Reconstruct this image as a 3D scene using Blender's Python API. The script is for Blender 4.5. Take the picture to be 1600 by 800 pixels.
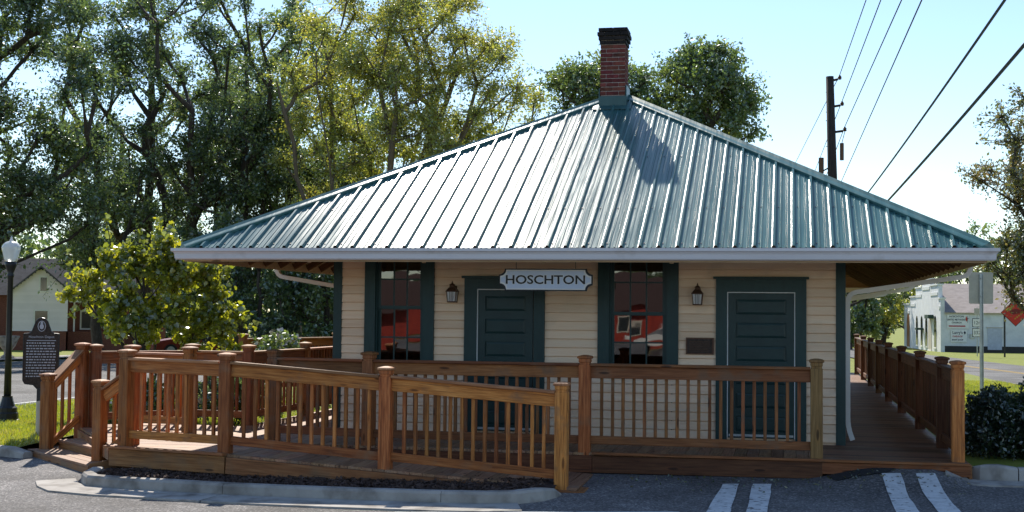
import bpy, math, random
import numpy as np
from mathutils import Vector, Matrix
random.seed(7)
S = bpy.context.scene
for o in list(bpy.data.objects): bpy.data.objects.remove(o)
C = S.collection
R = math.radians

# ------------------------------------------------------------------ camera
cam_d = bpy.data.cameras.new('camera'); cam = bpy.data.objects.new('camera', cam_d); C.objects.link(cam)
cam_d.sensor_width = 36; cam_d.lens = 47.25; cam_d.clip_start = 0.1; cam_d.clip_end = 5000
YAW, PITCH, ROLL = R(11.7166), R(2.4539), R(0.5729)
fw = Vector((-math.sin(YAW)*math.cos(PITCH), math.cos(YAW)*math.cos(PITCH), math.sin(PITCH)))
rt = Vector((math.cos(YAW), math.sin(YAW), 0)); up = rt.cross(fw)
rt2 = rt*math.cos(ROLL) + up*math.sin(ROLL); up2 = up*math.cos(ROLL) - rt*math.sin(ROLL)
mw = Matrix((rt2, up2, -fw)).transposed().to_4x4(); mw.translation = Vector((0, 0, 2.05))
cam.matrix_world = mw
S.camera = cam
# ------------------------------------------------------------------ sky, sun, exposure
SUN_EL, SUN_AZ = R(42.8), R(21.0)            # azimuth measured from +Y towards -X
W = bpy.data.worlds.new('World'); S.world = W; W.use_nodes = True
wn = W.node_tree; bg = wn.nodes['Background']
sky = wn.nodes.new('ShaderNodeTexSky'); sky.sky_type = 'NISHITA'; sky.sun_disc = False
sky.sun_elevation = SUN_EL; sky.sun_rotation = -SUN_AZ
sky.air_density = 1.0; sky.dust_density = 0.12; sky.ozone_density = 2.6
wn.links.new(sky.outputs[0], bg.inputs[0]); bg.inputs[1].default_value = 0.105
sd = bpy.data.lights.new('sun', 'SUN'); so = bpy.data.objects.new('sun', sd); C.objects.link(so)
sd.energy = 4.2; sd.angle = R(0.53); sd.color = (1.0, 0.93, 0.82)
to_sun = Vector((-math.sin(SUN_AZ)*math.cos(SUN_EL), math.cos(SUN_AZ)*math.cos(SUN_EL), math.sin(SUN_EL)))
so.rotation_euler = to_sun.to_track_quat('Z', 'Y').to_euler(); so.location = to_sun*60
S.view_settings.view_transform = 'Standard'; S.view_settings.look = 'None'
S.view_settings.exposure = 0.76; S.view_settings.gamma = 1.0; S.view_settings.use_curve_mapping = False

# ------------------------------------------------------------------ material helpers
def nmat(name):
    m = bpy.data.materials.new(name); m.use_nodes = True
    nt = m.node_tree; b = nt.nodes['Principled BSDF']
    return m, nt, b
def N(nt, t, **kw):
    n = nt.nodes.new(t)
    for k, v in kw.items():
        if k in n.inputs: n.inputs[k].default_value = v
        else: setattr(n, k, v)
    return n
def ramp(nt, stops):
    r = nt.nodes.new('ShaderNodeValToRGB'); e = r.color_ramp.elements
    while len(e) > 1: e.remove(e[-1])
    e[0].position = stops[0][0]; e[0].color = (*stops[0][1], 1)
    for p, c in stops[1:]:
        x = e.new(p); x.color = (*c, 1)
    return r
def surf(name, stops, scale=4.0, rough=0.7, bump=0.0, bscale=None, stretch=(1, 1, 1), coord='Object', detail=6.0,
         spec=0.4, metal=0.0, rnd=0.0, rndhue=0.0, dirt=None, bdist=0.02):
    """noise coloured surface; rnd adds brightness variation from piece to piece"""
    m, nt, b = nmat(name); L = nt.links.new
    tc = N(nt, 'ShaderNodeTexCoord'); mp = N(nt, 'ShaderNodeMapping'); mp.inputs['Scale'].default_value = stretch
    oi = N(nt, 'ShaderNodeObjectInfo')
    if coord == 'Position':
        g = N(nt, 'ShaderNodeNewGeometry'); L(g.outputs['Position'], mp.inputs['Vector'])
    else:
        ad = N(nt, 'ShaderNodeVectorMath', operation='MULTIPLY_ADD')
        cv = N(nt, 'ShaderNodeCombineXYZ')
        for i in range(3): L(oi.outputs['Random'], cv.inputs[i])
        L(cv.outputs[0], ad.inputs[0]); ad.inputs[1].default_value = (37, 53, 71); L(tc.outputs[coord], ad.inputs[2])
        L(ad.outputs[0], mp.inputs['Vector'])
    no = N(nt, 'ShaderNodeTexNoise', Scale=scale, Detail=detail, Roughness=0.62); L(mp.outputs[0], no.inputs['Vector'])
    cr = ramp(nt, stops); L(no.outputs['Fac'], cr.inputs[0]); col = cr.outputs[0]
    if rnd or rndhue:
        hs = N(nt, 'ShaderNodeHueSaturation'); L(col, hs.inputs['Color'])
        mr = N(nt, 'ShaderNodeMapRange'); mr.inputs['To Min'].default_value = 1-rnd; mr.inputs['To Max'].default_value = 1+rnd
        L(oi.outputs['Random'], mr.inputs['Value']); L(mr.outputs[0], hs.inputs['Value'])
        if rndhue:
            ml = N(nt, 'ShaderNodeMath', operation='MULTIPLY_ADD'); fr = N(nt, 'ShaderNodeMath', operation='FRACT'); mu = N(nt, 'ShaderNodeMath', operation='MULTIPLY')
            L(oi.outputs['Random'], mu.inputs[0]); mu.inputs[1].default_value = 17.3; L(mu.outputs[0], fr.inputs[0])
            L(fr.outputs[0], ml.inputs[0]); ml.inputs[1].default_value = rndhue; ml.inputs[2].default_value = 0.5-rndhue/2
            L(ml.outputs[0], hs.inputs['Hue'])
        col = hs.outputs[0]
    if dirt:
        dn = N(nt, 'ShaderNodeTexNoise', Scale=dirt[1], Detail=5.0)
        g2 = N(nt, 'ShaderNodeNewGeometry'); L(g2.outputs['Position'], dn.inputs['Vector'])
        dr = ramp(nt, [(dirt[2], (0, 0, 0)), (dirt[3], (1, 1, 1))]); L(dn.outputs['Fac'], dr.inputs[0])
        mx = N(nt, 'ShaderNodeMix', data_type='RGBA'); L(dr.outputs[0], mx.inputs[0]); L(col, mx.inputs[6]); mx.inputs[7].default_value = (*dirt[0], 1)
        col = mx.outputs[2]
    L(col, b.inputs['Base Color'])
    b.inputs['Roughness'].default_value = rough; b.inputs['Metallic'].default_value = metal; b.inputs['Specular IOR Level'].default_value = spec
    if bump:
        bn = N(nt, 'ShaderNodeTexNoise', Scale=bscale or scale*3, Detail=5.0); L(mp.outputs[0], bn.inputs['Vector'])
        bu = N(nt, 'ShaderNodeBump', Strength=bump, Distance=bdist); L(bn.outputs['Fac'], bu.inputs['Height']); L(bu.outputs[0], b.inputs['Normal'])
    return m
def plain(name, col, rough=0.6, spec=0.4, metal=0.0, var=0.12, scale=6.0, bump=0.05):
    a = tuple(c*(1-var) for c in col); d = tuple(min(1, c*(1+var)) for c in col)
    return surf(name, [(0.3, a), (0.7, d)], scale=scale, rough=rough, spec=spec, metal=metal, bump=bump, bscale=scale*6)

def wood(name, dark, mid, light, rnd=0.22, weather=None):
    m = _wood(name, dark, mid, light, rnd, weather); nt = m.node_tree; L = nt.links.new; b = nt.nodes['Principled BSDF']
    col = b.inputs['Base Color'].links[0].from_socket; mp = [n for n in nt.nodes if n.type == 'MAPPING'][0]; src = mp.inputs['Vector'].links[0].from_socket
    m2 = N(nt, 'ShaderNodeMapping'); m2.inputs['Scale'].default_value = (1.9, 8, 8); L(src, m2.inputs['Vector'])
    vo = N(nt, 'ShaderNodeTexVoronoi', Scale=1.0); L(m2.outputs[0], vo.inputs['Vector'])
    kr = ramp(nt, [(0.0, (0.22, 0.2, 0.2)), (0.10, (0.35, 0.32, 0.3)), (0.15, (1.15, 1.08, 1.0)), (0.26, (1, 1, 1))]); L(vo.outputs['Distance'], kr.inputs[0])
    mx = N(nt, 'ShaderNodeMix', data_type='RGBA', blend_type='MULTIPLY'); mx.inputs[0].default_value = 0.9; L(col, mx.inputs[6]); L(kr.outputs[0], mx.inputs[7])
    m3 = N(nt, 'ShaderNodeMapping'); m3.inputs['Scale'].default_value = (0.5, 26, 26); L(src, m3.inputs['Vector'])
    cn = N(nt, 'ShaderNodeTexNoise', Scale=2.0, Detail=3.0); L(m3.outputs[0], cn.inputs['Vector'])
    ck = ramp(nt, [(0.30, (0.35, 0.33, 0.32)), (0.38, (1, 1, 1))]); L(cn.outputs['Fac'], ck.inputs[0])
    my = N(nt, 'ShaderNodeMix', data_type='RGBA', blend_type='MULTIPLY'); my.inputs[0].default_value = 0.8; L(mx.outputs[2], my.inputs[6]); L(ck.outputs[0], my.inputs[7])
    L(my.outputs[2], b.inputs['Base Color']); return m
def _wood(name, dark, mid, light, rnd=0.22, weather=None):
    return surf(name, [(0.28, dark), (0.5, mid), (0.72, light)], scale=5.0, stretch=(0.55, 9, 9), rough=0.62, bump=0.28,
                bscale=9.0, rnd=rnd, rndhue=0.018, spec=0.3, dirt=weather, bdist=0.006)
M = {}
M['rail'] = wood('stained_rail_wood', (0.16, 0.046, 0.013), (0.42, 0.138, 0.034), (0.60, 0.245, 0.076), rnd=0.36, weather=((0.26, 0.13, 0.065), 5.0, 0.54, 0.78))
M['railcap'] = wood('weathered_handrail_wood', (0.22, 0.085, 0.035), (0.37, 0.16, 0.07), (0.52, 0.28, 0.15), rnd=0.28)
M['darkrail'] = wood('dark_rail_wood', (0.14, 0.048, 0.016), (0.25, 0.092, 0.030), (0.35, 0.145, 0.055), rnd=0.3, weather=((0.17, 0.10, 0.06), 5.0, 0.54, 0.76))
M['deck'] = wood('deck_board_wood', (0.20, 0.095, 0.048), (0.33, 0.175, 0.095), (0.45, 0.265, 0.155), rnd=0.3, weather=((0.26, 0.19, 0.14), 3.0, 0.5, 0.75))
M['skirt'] = wood('skirt_board_wood', (0.17, 0.066, 0.022), (0.29, 0.122, 0.042), (0.39, 0.19, 0.075), weather=((0.20, 0.13, 0.075), 2.5, 0.48, 0.75))
M['walnut'] = wood('walnut_stained_rail_wood', (0.07, 0.024, 0.010), (0.125, 0.046, 0.018), (0.185, 0.075, 0.032), rnd=0.3)  # rail wood with the right walkway's shade put into a darker colour
M['walnutdeck'] = wood('walnut_deck_wood', (0.11, 0.050, 0.026), (0.19, 0.095, 0.052), (0.27, 0.15, 0.088), rnd=0.35, weather=((0.24, 0.18, 0.14), 1.5, 0.58, 0.8))  # deck wood darkened in colour to carry the walkway's shade
M['mosspost'] = wood('mossy_post_wood', (0.14, 0.075, 0.024), (0.24, 0.135, 0.045), (0.34, 0.20, 0.075))
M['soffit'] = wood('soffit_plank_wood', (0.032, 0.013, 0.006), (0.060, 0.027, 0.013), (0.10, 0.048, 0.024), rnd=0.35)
M['rafter'] = wood('rafter_paint', (0.40, 0.28, 0.17), (0.48, 0.35, 0.22), (0.56, 0.43, 0.29), rnd=0.1)
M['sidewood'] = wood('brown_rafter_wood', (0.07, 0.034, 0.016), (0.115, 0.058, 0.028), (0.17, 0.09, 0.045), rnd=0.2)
M['siding'] = surf('cream_siding_paint', [(0.3, (0.84, 0.575, 0.375)), (0.5, (0.90, 0.65, 0.445)), (0.75, (0.90, 0.71, 0.52))], scale=3.5, stretch=(0.35, 5, 5), rough=0.6,
                   bump=0.15, bscale=20, rnd=0.10, dirt=((0.70, 0.53, 0.37), 2.2, 0.56, 0.80))
M['trim'] = surf('dark_green_trim_paint', [(0.3, (0.007, 0.032, 0.031)), (0.7, (0.012, 0.048, 0.046))], scale=5, rough=0.42, bump=0.1, bscale=25, stretch=(3, 3, 0.6), rnd=0.08)
M['door'] = surf('dark_green_door_paint', [(0.3, (0.006, 0.028, 0.028)), (0.7, (0.011, 0.042, 0.041))], scale=4, rough=0.38, bump=0.1, bscale=25)
M['white'] = plain('white_paint', (0.78, 0.78, 0.76), 0.45, var=0.05)
M['gutter'] = surf('white_gutter_enamel', [(0.3, (0.60, 0.585, 0.60)), (0.7, (0.70, 0.68, 0.69))], scale=1.2, rough=0.35, stretch=(0.4, 3, 6), bump=0.02, dirt=((0.45, 0.42, 0.40), 3.0, 0.60, 0.80))
M['spout'] = plain('cream_downspout_enamel', (0.78, 0.73, 0.66), 0.4, var=0.06)
M['metal'] = plain('galvanised_steel', (0.42, 0.44, 0.44), 0.45, metal=0.7, var=0.15)
M['dark_metal'] = plain('black_iron_paint', (0.018, 0.018, 0.02), 0.4)
M['bronze'] = plain('brown_bronze', (0.11, 0.055, 0.032), 0.45, metal=0.5, var=0.25, scale=30)
M['plaque'] = surf('dark_bronze_plaque', [(0.35, (0.025, 0.016, 0.012)), (0.65, (0.06, 0.04, 0.03))], scale=40, rough=0.5, metal=0.4, bump=0.3, bscale=60)
M['brick'] = surf('chimney_brick', [(0.25, (0.075, 0.018, 0.014)), (0.5, (0.15, 0.035, 0.026)), (0.75, (0.24, 0.065, 0.045))], scale=14, rough=0.85, bump=0.3, bscale=60, rnd=0.35, rndhue=0.03, bdist=0.006)
M['sootbrick'] = surf('sooty_brick', [(0.3, (0.010, 0.009, 0.009)), (0.7, (0.035, 0.026, 0.024))], scale=14, rough=0.9, bump=0.4, bscale=50, rnd=0.3)
M['mortar'] = plain('pale_mortar', (0.46, 0.40, 0.36), 0.9, var=0.2, scale=30)
M['flash'] = surf('green_metal_flashing', [(0.3, (0.03, 0.085, 0.085)), (0.7, (0.055, 0.13, 0.125))], scale=5, rough=0.4, bump=0.05)
M['concrete'] = surf('kerb_concrete', [(0.25, (0.28, 0.255, 0.225)), (0.5, (0.38, 0.35, 0.315)), (0.75, (0.47, 0.44, 0.40))], scale=2.2, rough=0.9, bump=0.35, bscale=60,
                     coord='Position', dirt=((0.15, 0.13, 0.11), 4.0, 0.47, 0.74), bdist=0.008)
M['mulch'] = surf('dark_mulch', [(0.3, (0.02, 0.012, 0.01)), (0.6, (0.055, 0.032, 0.026)), (0.8, (0.11, 0.075, 0.062))], scale=22, rough=0.95, bump=0.8, bscale=40, coord='Position', rnd=0.0)
M['chip'] = surf('mulch_chip', [(0.3, (0.045, 0.026, 0.020)), (0.6, (0.10, 0.062, 0.05)), (0.8, (0.20, 0.15, 0.13))], scale=9, rough=0.95, coord='Position')
M['lamp_glass'] = surf('milky_lamp_glass', [(0.3, (0.82, 0.83, 0.82)), (0.7, (0.9, 0.9, 0.88))], scale=5, rough=0.3)
M['lamp_glass'].node_tree.nodes['Principled BSDF'].inputs['Transmission Weight'].default_value = 0.35
M['signface'] = plain('pale_blue_sign_paint', (0.58, 0.66, 0.80), 0.5, var=0.05)
M['black'] = plain('black_paint', (0.012, 0.012, 0.014), 0.45)
M['bark'] = surf('tree_bark', [(0.3, (0.035, 0.026, 0.020)), (0.55, (0.075, 0.058, 0.045)), (0.8, (0.14, 0.115, 0.095))], scale=4.0, stretch=(3, 3, 0.8), coord='Position', rough=0.95, bump=0.7, bscale=12)
M['palebark'] = surf('pale_tree_bark', [(0.3, (0.09, 0.065, 0.045)), (0.55, (0.15, 0.115, 0.08)), (0.8, (0.22, 0.18, 0.13))], scale=4.0, stretch=(3, 3, 0.8), coord='Position', rough=0.95, bump=0.6, bscale=12)
M['shingle'] = surf('dark_shingle', [(0.3, (0.045, 0.045, 0.05)), (0.7, (0.10, 0.10, 0.11))], scale=3, rough=0.9, bump=0.3, coord='Position', rnd=0.2)
M['greyshingle'] = surf('grey_shingle', [(0.3, (0.21, 0.18, 0.17)), (0.7, (0.32, 0.28, 0.26))], scale=1.5, rough=0.9, bump=0.3, coord='Position', rnd=0.05)
M['whitewall'] = surf('white_masonry_paint', [(0.25, (0.60, 0.62, 0.64)), (0.6, (0.74, 0.75, 0.76)), (0.8, (0.80, 0.80, 0.80))], scale=1.4, rough=0.8, bump=0.3, bscale=10, coord='Position', dirt=((0.5, 0.48, 0.46), 0.8, 0.58, 0.8))
M['housewall'] = surf('white_clapboard_paint', [(0.25, (0.76, 0.71, 0.73)), (0.7, (0.86, 0.80, 0.82))], scale=1.2, rough=0.7, bump=0.1, coord='Position', rnd=0.05)
M['redbrick'] = surf('red_brick_wall', [(0.3, (0.13, 0.045, 0.03)), (0.7, (0.25, 0.095, 0.065))], scale=9, stretch=(1, 1, 3), rough=0.9, bump=0.3, coord='Position')
M['redwall'] = surf('red_painted_metal_wall', [(0.3, (0.15, 0.012, 0.007)), (0.5, (0.26, 0.020, 0.010)), (0.7, (0.33, 0.035, 0.016))], scale=2.5, rough=0.55, coord='Position', stretch=(1, 1, 0.3))
M['poleWood'] = surf('creosoted_pole', [(0.3, (0.018, 0.014, 0.012)), (0.7, (0.05, 0.04, 0.034))], scale=5, stretch=(4, 4, 0.5), rough=0.9, bump=0.4)
M['wire'] = plain('black_cable', (0.015, 0.015, 0.017), 0.5)
M['signback'] = plain('bare_aluminium_sign_back', (0.50, 0.45, 0.38), 0.55, var=0.1)
M['redsign'] = plain('red_sign_face', (0.50, 0.022, 0.012), 0.45, var=0.12)
M['yellow'] = plain('yellow_road_paint', (0.48, 0.30, 0.04), 0.8, var=0.2)
M['pink'] = plain('faded_red_lettering', (0.45, 0.08, 0.10), 0.6)
M['greensign'] = plain('dark_green_sign', (0.012, 0.05, 0.035), 0.5)
M['ink'] = plain('dark_lettering', (0.03, 0.03, 0.06), 0.6)
M['silver'] = plain('marker_lettering', (0.42, 0.42, 0.45), 0.4)
M['tyre'] = plain('tyre_rubber', (0.015, 0.015, 0.015), 0.85)
M['interior'] = plain('dark_interior', (0.10, 0.075, 0.06), 0.9)
M['flower'] = plain('white_petals', (0.8, 0.78, 0.74), 0.6)

def glass_pane(name, tint=(0.30, 0.28, 0.26), ior=2.0):
    m, nt, b = nmat(name); L = nt.links.new
    nt.nodes.remove(b); out = nt.nodes['Material Output']
    tr = N(nt, 'ShaderNodeBsdfTransparent'); tr.inputs[0].default_value = (*tint, 1)
    gl = N(nt, 'ShaderNodeBsdfGlossy', Roughness=0.015); gl.inputs[0].default_value = (1, 1, 1, 1)
    tcn = N(nt, 'ShaderNodeTexCoord'); wv = N(nt, 'ShaderNodeTexNoise', Scale=3.0, Detail=0.5); L(tcn.outputs['Object'], wv.inputs['Vector'])
    bu = N(nt, 'ShaderNodeBump', Strength=0.05, Distance=0.02); L(wv.outputs['Fac'], bu.inputs['Height']); L(bu.outputs[0], gl.inputs['Normal'])
    fr = N(nt, 'ShaderNodeFresnel', IOR=ior); mx = N(nt, 'ShaderNodeMixShader')
    L(fr.outputs[0], mx.inputs[0]); L(tr.outputs[0], mx.inputs[1]); L(gl.outputs[0], mx.inputs[2]); L(mx.outputs[0], out.inputs[0])
    return m
M['glass'] = glass_pane('window_glass', ior=2.15)
M['farglass'] = plain('dark_far_glass', (0.03, 0.035, 0.04), 0.08, spec=0.8, bump=0.0)

def roof_metal():
    m, nt, b = nmat('green_painted_roof_metal'); L = nt.links.new
    g = N(nt, 'ShaderNodeNewGeometry'); mp = N(nt, 'ShaderNodeMapping'); mp.inputs['Scale'].default_value = (5, 0.5, 0.5); L(g.outputs['Position'], mp.inputs[0])
    no = N(nt, 'ShaderNodeTexNoise', Scale=2.0, Detail=6.0); L(mp.outputs[0], no.inputs['Vector'])
    cr = ramp(nt, [(0.3, (0.044, 0.128, 0.126)), (0.55, (0.064, 0.162, 0.158)), (0.8, (0.115, 0.205, 0.195))]); L(no.outputs['Fac'], cr.inputs[0])
    oi = N(nt, 'ShaderNodeObjectInfo'); hs = N(nt, 'ShaderNodeHueSaturation'); mr = N(nt, 'ShaderNodeMapRange'); mr.inputs['To Min'].default_value = 0.9; mr.inputs['To Max'].default_value = 1.1
    L(oi.outputs['Random'], mr.inputs['Value']); L(mr.outputs[0], hs.inputs['Value']); L(cr.outputs[0], hs.inputs['Color']); L(hs.outputs[0], b.inputs['Base Color'])
    r2 = N(nt, 'ShaderNodeMapRange'); r2.inputs['To Min'].default_value = 0.15; r2.inputs['To Max'].default_value = 0.29; L(no.outputs['Fac'], r2.inputs['Value'])
    L(r2.outputs[0], b.inputs['Roughness']); b.inputs['Specular IOR Level'].default_value = 0.5
    m3 = N(nt, 'ShaderNodeMapping'); m3.inputs['Scale'].default_value = (9, 0.35, 0.35); L(g.outputs['Position'], m3.inputs[0])
    bn = N(nt, 'ShaderNodeTexNoise', Scale=1.6, Detail=3.0); L(m3.outputs[0], bn.inputs['Vector'])
    bu = N(nt, 'ShaderNodeBump', Strength=0.35, Distance=0.012); L(bn.outputs['Fac'], bu.inputs['Height']); L(bu.outputs[0], b.inputs['Normal'])
    b.inputs['Specular IOR Level'].default_value = 0.34
    return m
M['roof'] = roof_metal()

def asphalt(name, a, bcol, fleck):
    m, nt, b = nmat(name); L = nt.links.new
    g = N(nt, 'ShaderNodeNewGeometry')
    big = N(nt, 'ShaderNodeTexNoise', Scale=0.7, Detail=6.0); L(g.outputs['Position'], big.inputs['Vector'])
    cr = ramp(nt, [(0.3, a), (0.7, bcol)]); L(big.outputs['Fac'], cr.inputs[0])
    vo = N(nt, 'ShaderNodeTexVoronoi', Scale=55.0); L(g.outputs['Position'], vo.inputs['Vector'])
    hs = N(nt, 'ShaderNodeSeparateColor'); L(vo.outputs['Color'], hs.inputs[0])
    fr = ramp(nt, [(0.0, (0.42, 0.42, 0.42)), (0.45, (0.8, 0.8, 0.8)), (0.85, (1.2, 1.2, 1.2)), (0.97, fleck)]); L(hs.outputs[0], fr.inputs[0])
    mx = N(nt, 'ShaderNodeMix', data_type='RGBA', blend_type='MULTIPLY'); mx.inputs[0].default_value = 1; L(cr.outputs[0], mx.inputs[6]); L(fr.outputs[0], mx.inputs[7])
    st_ = N(nt, 'ShaderNodeTexNoise', Scale=0.35, Detail=8.0, Roughness=0.7); L(g.outputs['Position'], st_.inputs['Vector'])
    sr = ramp(nt, [(0.42, (0.62, 0.60, 0.58)), (0.56, (1, 1, 1)), (0.75, (1.12, 1.1, 1.06))]); L(st_.outputs['Fac'], sr.inputs[0])
    m4 = N(nt, 'ShaderNodeMix', data_type='RGBA', blend_type='MULTIPLY'); m4.inputs[0].default_value = 1; L(mx.outputs[2], m4.inputs[6]); L(sr.outputs[0], m4.inputs[7])
    L(m4.outputs[2], b.inputs['Base Color']); b.inputs['Roughness'].default_value = 0.9
    bu = N(nt, 'ShaderNodeBump', Strength=0.6, Distance=0.01); L(hs.outputs[0], bu.inputs['Height']); L(bu.outputs[0], b.inputs['Normal'])
    return m
M['asphalt'] = asphalt('parking_asphalt', (0.135, 0.127, 0.124), (0.19, 0.178, 0.173), (2.1, 2.05, 2.0))
M['road'] = asphalt('road_asphalt', (0.12, 0.118, 0.115), (0.17, 0.165, 0.16), (1.5, 1.5, 1.5))
M['patch'] = asphalt('fresh_asphalt_patch', (0.018, 0.018, 0.02), (0.03, 0.03, 0.03), (1.5, 1.5, 1.5))
M['paint'] = surf('worn_white_road_paint', [(0.35, (0.50, 0.50, 0.49)), (0.6, (0.66, 0.66, 0.65))], scale=9, rough=0.85, coord='Position', bump=0.3, bscale=60, dirt=((0.16, 0.15, 0.145), 14.0, 0.58, 0.66))
M['grass'] = surf('lawn_grass', [(0.25, (0.11, 0.145, 0.014)), (0.5, (0.18, 0.21, 0.022)), (0.75, (0.25, 0.245, 0.045))], scale=3.0, rough=0.95, coord='Position', bump=0.9, bscale=40,
                  dirt=((0.22, 0.18, 0.08), 0.5, 0.60, 0.75))

def leafmat(name, cols, trans=0.45, tcol=None):
    """cols: ramp of leaf colours picked per leaf"""
    m, nt, b = nmat(name); L = nt.links.new
    nt.nodes.remove(b); out = nt.nodes['Material Output']
    g = N(nt, 'ShaderNodeNewGeometry')
    no = N(nt, 'ShaderNodeTexNoise', Scale=0.55, Detail=2.0); L(g.outputs['Position'], no.inputs['Vector'])
    ad = N(nt, 'ShaderNodeMath', operation='MULTIPLY_ADD'); L(no.outputs['Fac'], ad.inputs[0]); ad.inputs[1].default_value = 1.1; ad.inputs[2].default_value = -0.3
    a2 = N(nt, 'ShaderNodeMath', operation='MULTIPLY_ADD'); L(g.outputs['Random Per Island'], a2.inputs[0]); a2.inputs[1].default_value = 0.5; L(ad.outputs[0], a2.inputs[2])
    n = len(cols); cr = ramp(nt, [(0.15+0.75*i/(n-1), c) for i, c in enumerate(cols)]); L(a2.outputs[0], cr.inputs[0])
    df = N(nt, 'ShaderNodeBsdfDiffuse'); L(cr.outputs[0], df.inputs[0])
    tl = N(nt, 'ShaderNodeBsdfTranslucent')
    hs = N(nt, 'ShaderNodeHueSaturation'); hs.inputs['Value'].default_value = 1.9; hs.inputs['Hue'].default_value = 0.485; hs.inputs['Saturation'].default_value = 1.05
    L(cr.outputs[0], hs.inputs['Color']); L(hs.outputs[0], tl.inputs[0])
    gl = N(nt, 'ShaderNodeBsdfGlossy', Roughness=0.34); gl.inputs[0].default_value = (0.9, 0.95, 1, 1)
    m1 = N(nt, 'ShaderNodeMixShader'); m1.inputs[0].default_value = trans; L(df.outputs[0], m1.inputs[1]); L(tl.outputs[0], m1.inputs[2])
    m2 = N(nt, 'ShaderNodeMixShader'); m2.inputs[0].default_value = 0.11; L(m1.outputs[0], m2.inputs[1]); L(gl.outputs[0], m2.inputs[2])
    L(m2.outputs[0], out.inputs[0])
    return m
M['leaf_dark'] = leafmat('dark_oak_leaves', [(0.032, 0.062, 0.022), (0.062, 0.108, 0.033), (0.11, 0.165, 0.042), (0.18, 0.22, 0.052)], 0.48)
M['leaf_mid'] = leafmat('green_leaves', [(0.046, 0.088, 0.024), (0.084, 0.14, 0.034), (0.14, 0.20, 0.044), (0.21, 0.24, 0.054)], 0.48)
M['leaf_gold'] = leafmat('yellow_green_leaves', [(0.13, 0.175, 0.03), (0.21, 0.255, 0.042), (0.30, 0.315, 0.05), (0.39, 0.345, 0.055)], 0.55)
M['leaf_lime'] = leafmat('lime_heart_leaves', [(0.08, 0.11, 0.016), (0.16, 0.20, 0.022), (0.29, 0.305, 0.026), (0.44, 0.41, 0.032)], 0.52)
M['leaf_brown'] = leafmat('autumn_tinged_leaves', [(0.06, 0.085, 0.022), (0.10, 0.12, 0.03), (0.15, 0.135, 0.04), (0.19, 0.13, 0.055)], 0.45)
M['leaf_box'] = leafmat('boxwood_leaves', [(0.010, 0.022, 0.008), (0.016, 0.034, 0.011), (0.026, 0.050, 0.015), (0.05, 0.085, 0.02)], 0.25)
M['blade'] = leafmat('grass_blades', [(0.12, 0.165, 0.012), (0.19, 0.24, 0.018), (0.26, 0.29, 0.025), (0.34, 0.31, 0.06)], 0.45)

# ------------------------------------------------------------------ geometry helpers
WL = {}                                             # world location of every object
def link(o, parent, wloc):
    C.objects.link(o); wloc = Vector(wloc)
    if parent is not None:
        o.parent = parent; o.location = wloc - WL[parent.name]
    else: o.location = wloc
    WL[o.name] = wloc
    return o
def tag(o, label=None, cat=None, group=None, kind=None):
    if label: o['label'] = label
    if cat: o['category'] = cat
    if group: o['group'] = group
    if kind: o['kind'] = kind
    return o
def thing(name, label, cat, loc, group=None):
    return tag(link(bpy.data.objects.new(name, None), None, loc), label, cat, group)
def mesh_np(name, V, F, mat, smooth=False):
    V = np.asarray(V, np.float32); F = np.asarray(F, np.int32); k = F.shape[1]
    me = bpy.data.meshes.new(name); me.vertices.add(len(V)); me.vertices.foreach_set('co', V.ravel())
    me.loops.add(F.size); me.loops.foreach_set('vertex_index', F.ravel())
    me.polygons.add(len(F)); me.polygons.foreach_set('loop_start', np.arange(0, F.size, k, dtype=np.int32))
    try: me.polygons.foreach_set('loop_total', np.full(len(F), k, np.int32))
    except Exception: pass
    if smooth: me.polygons.foreach_set('use_smooth', np.ones(len(F), bool))
    me.update(calc_edges=True); me.validate(); me.materials.append(mat)
    return me
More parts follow.
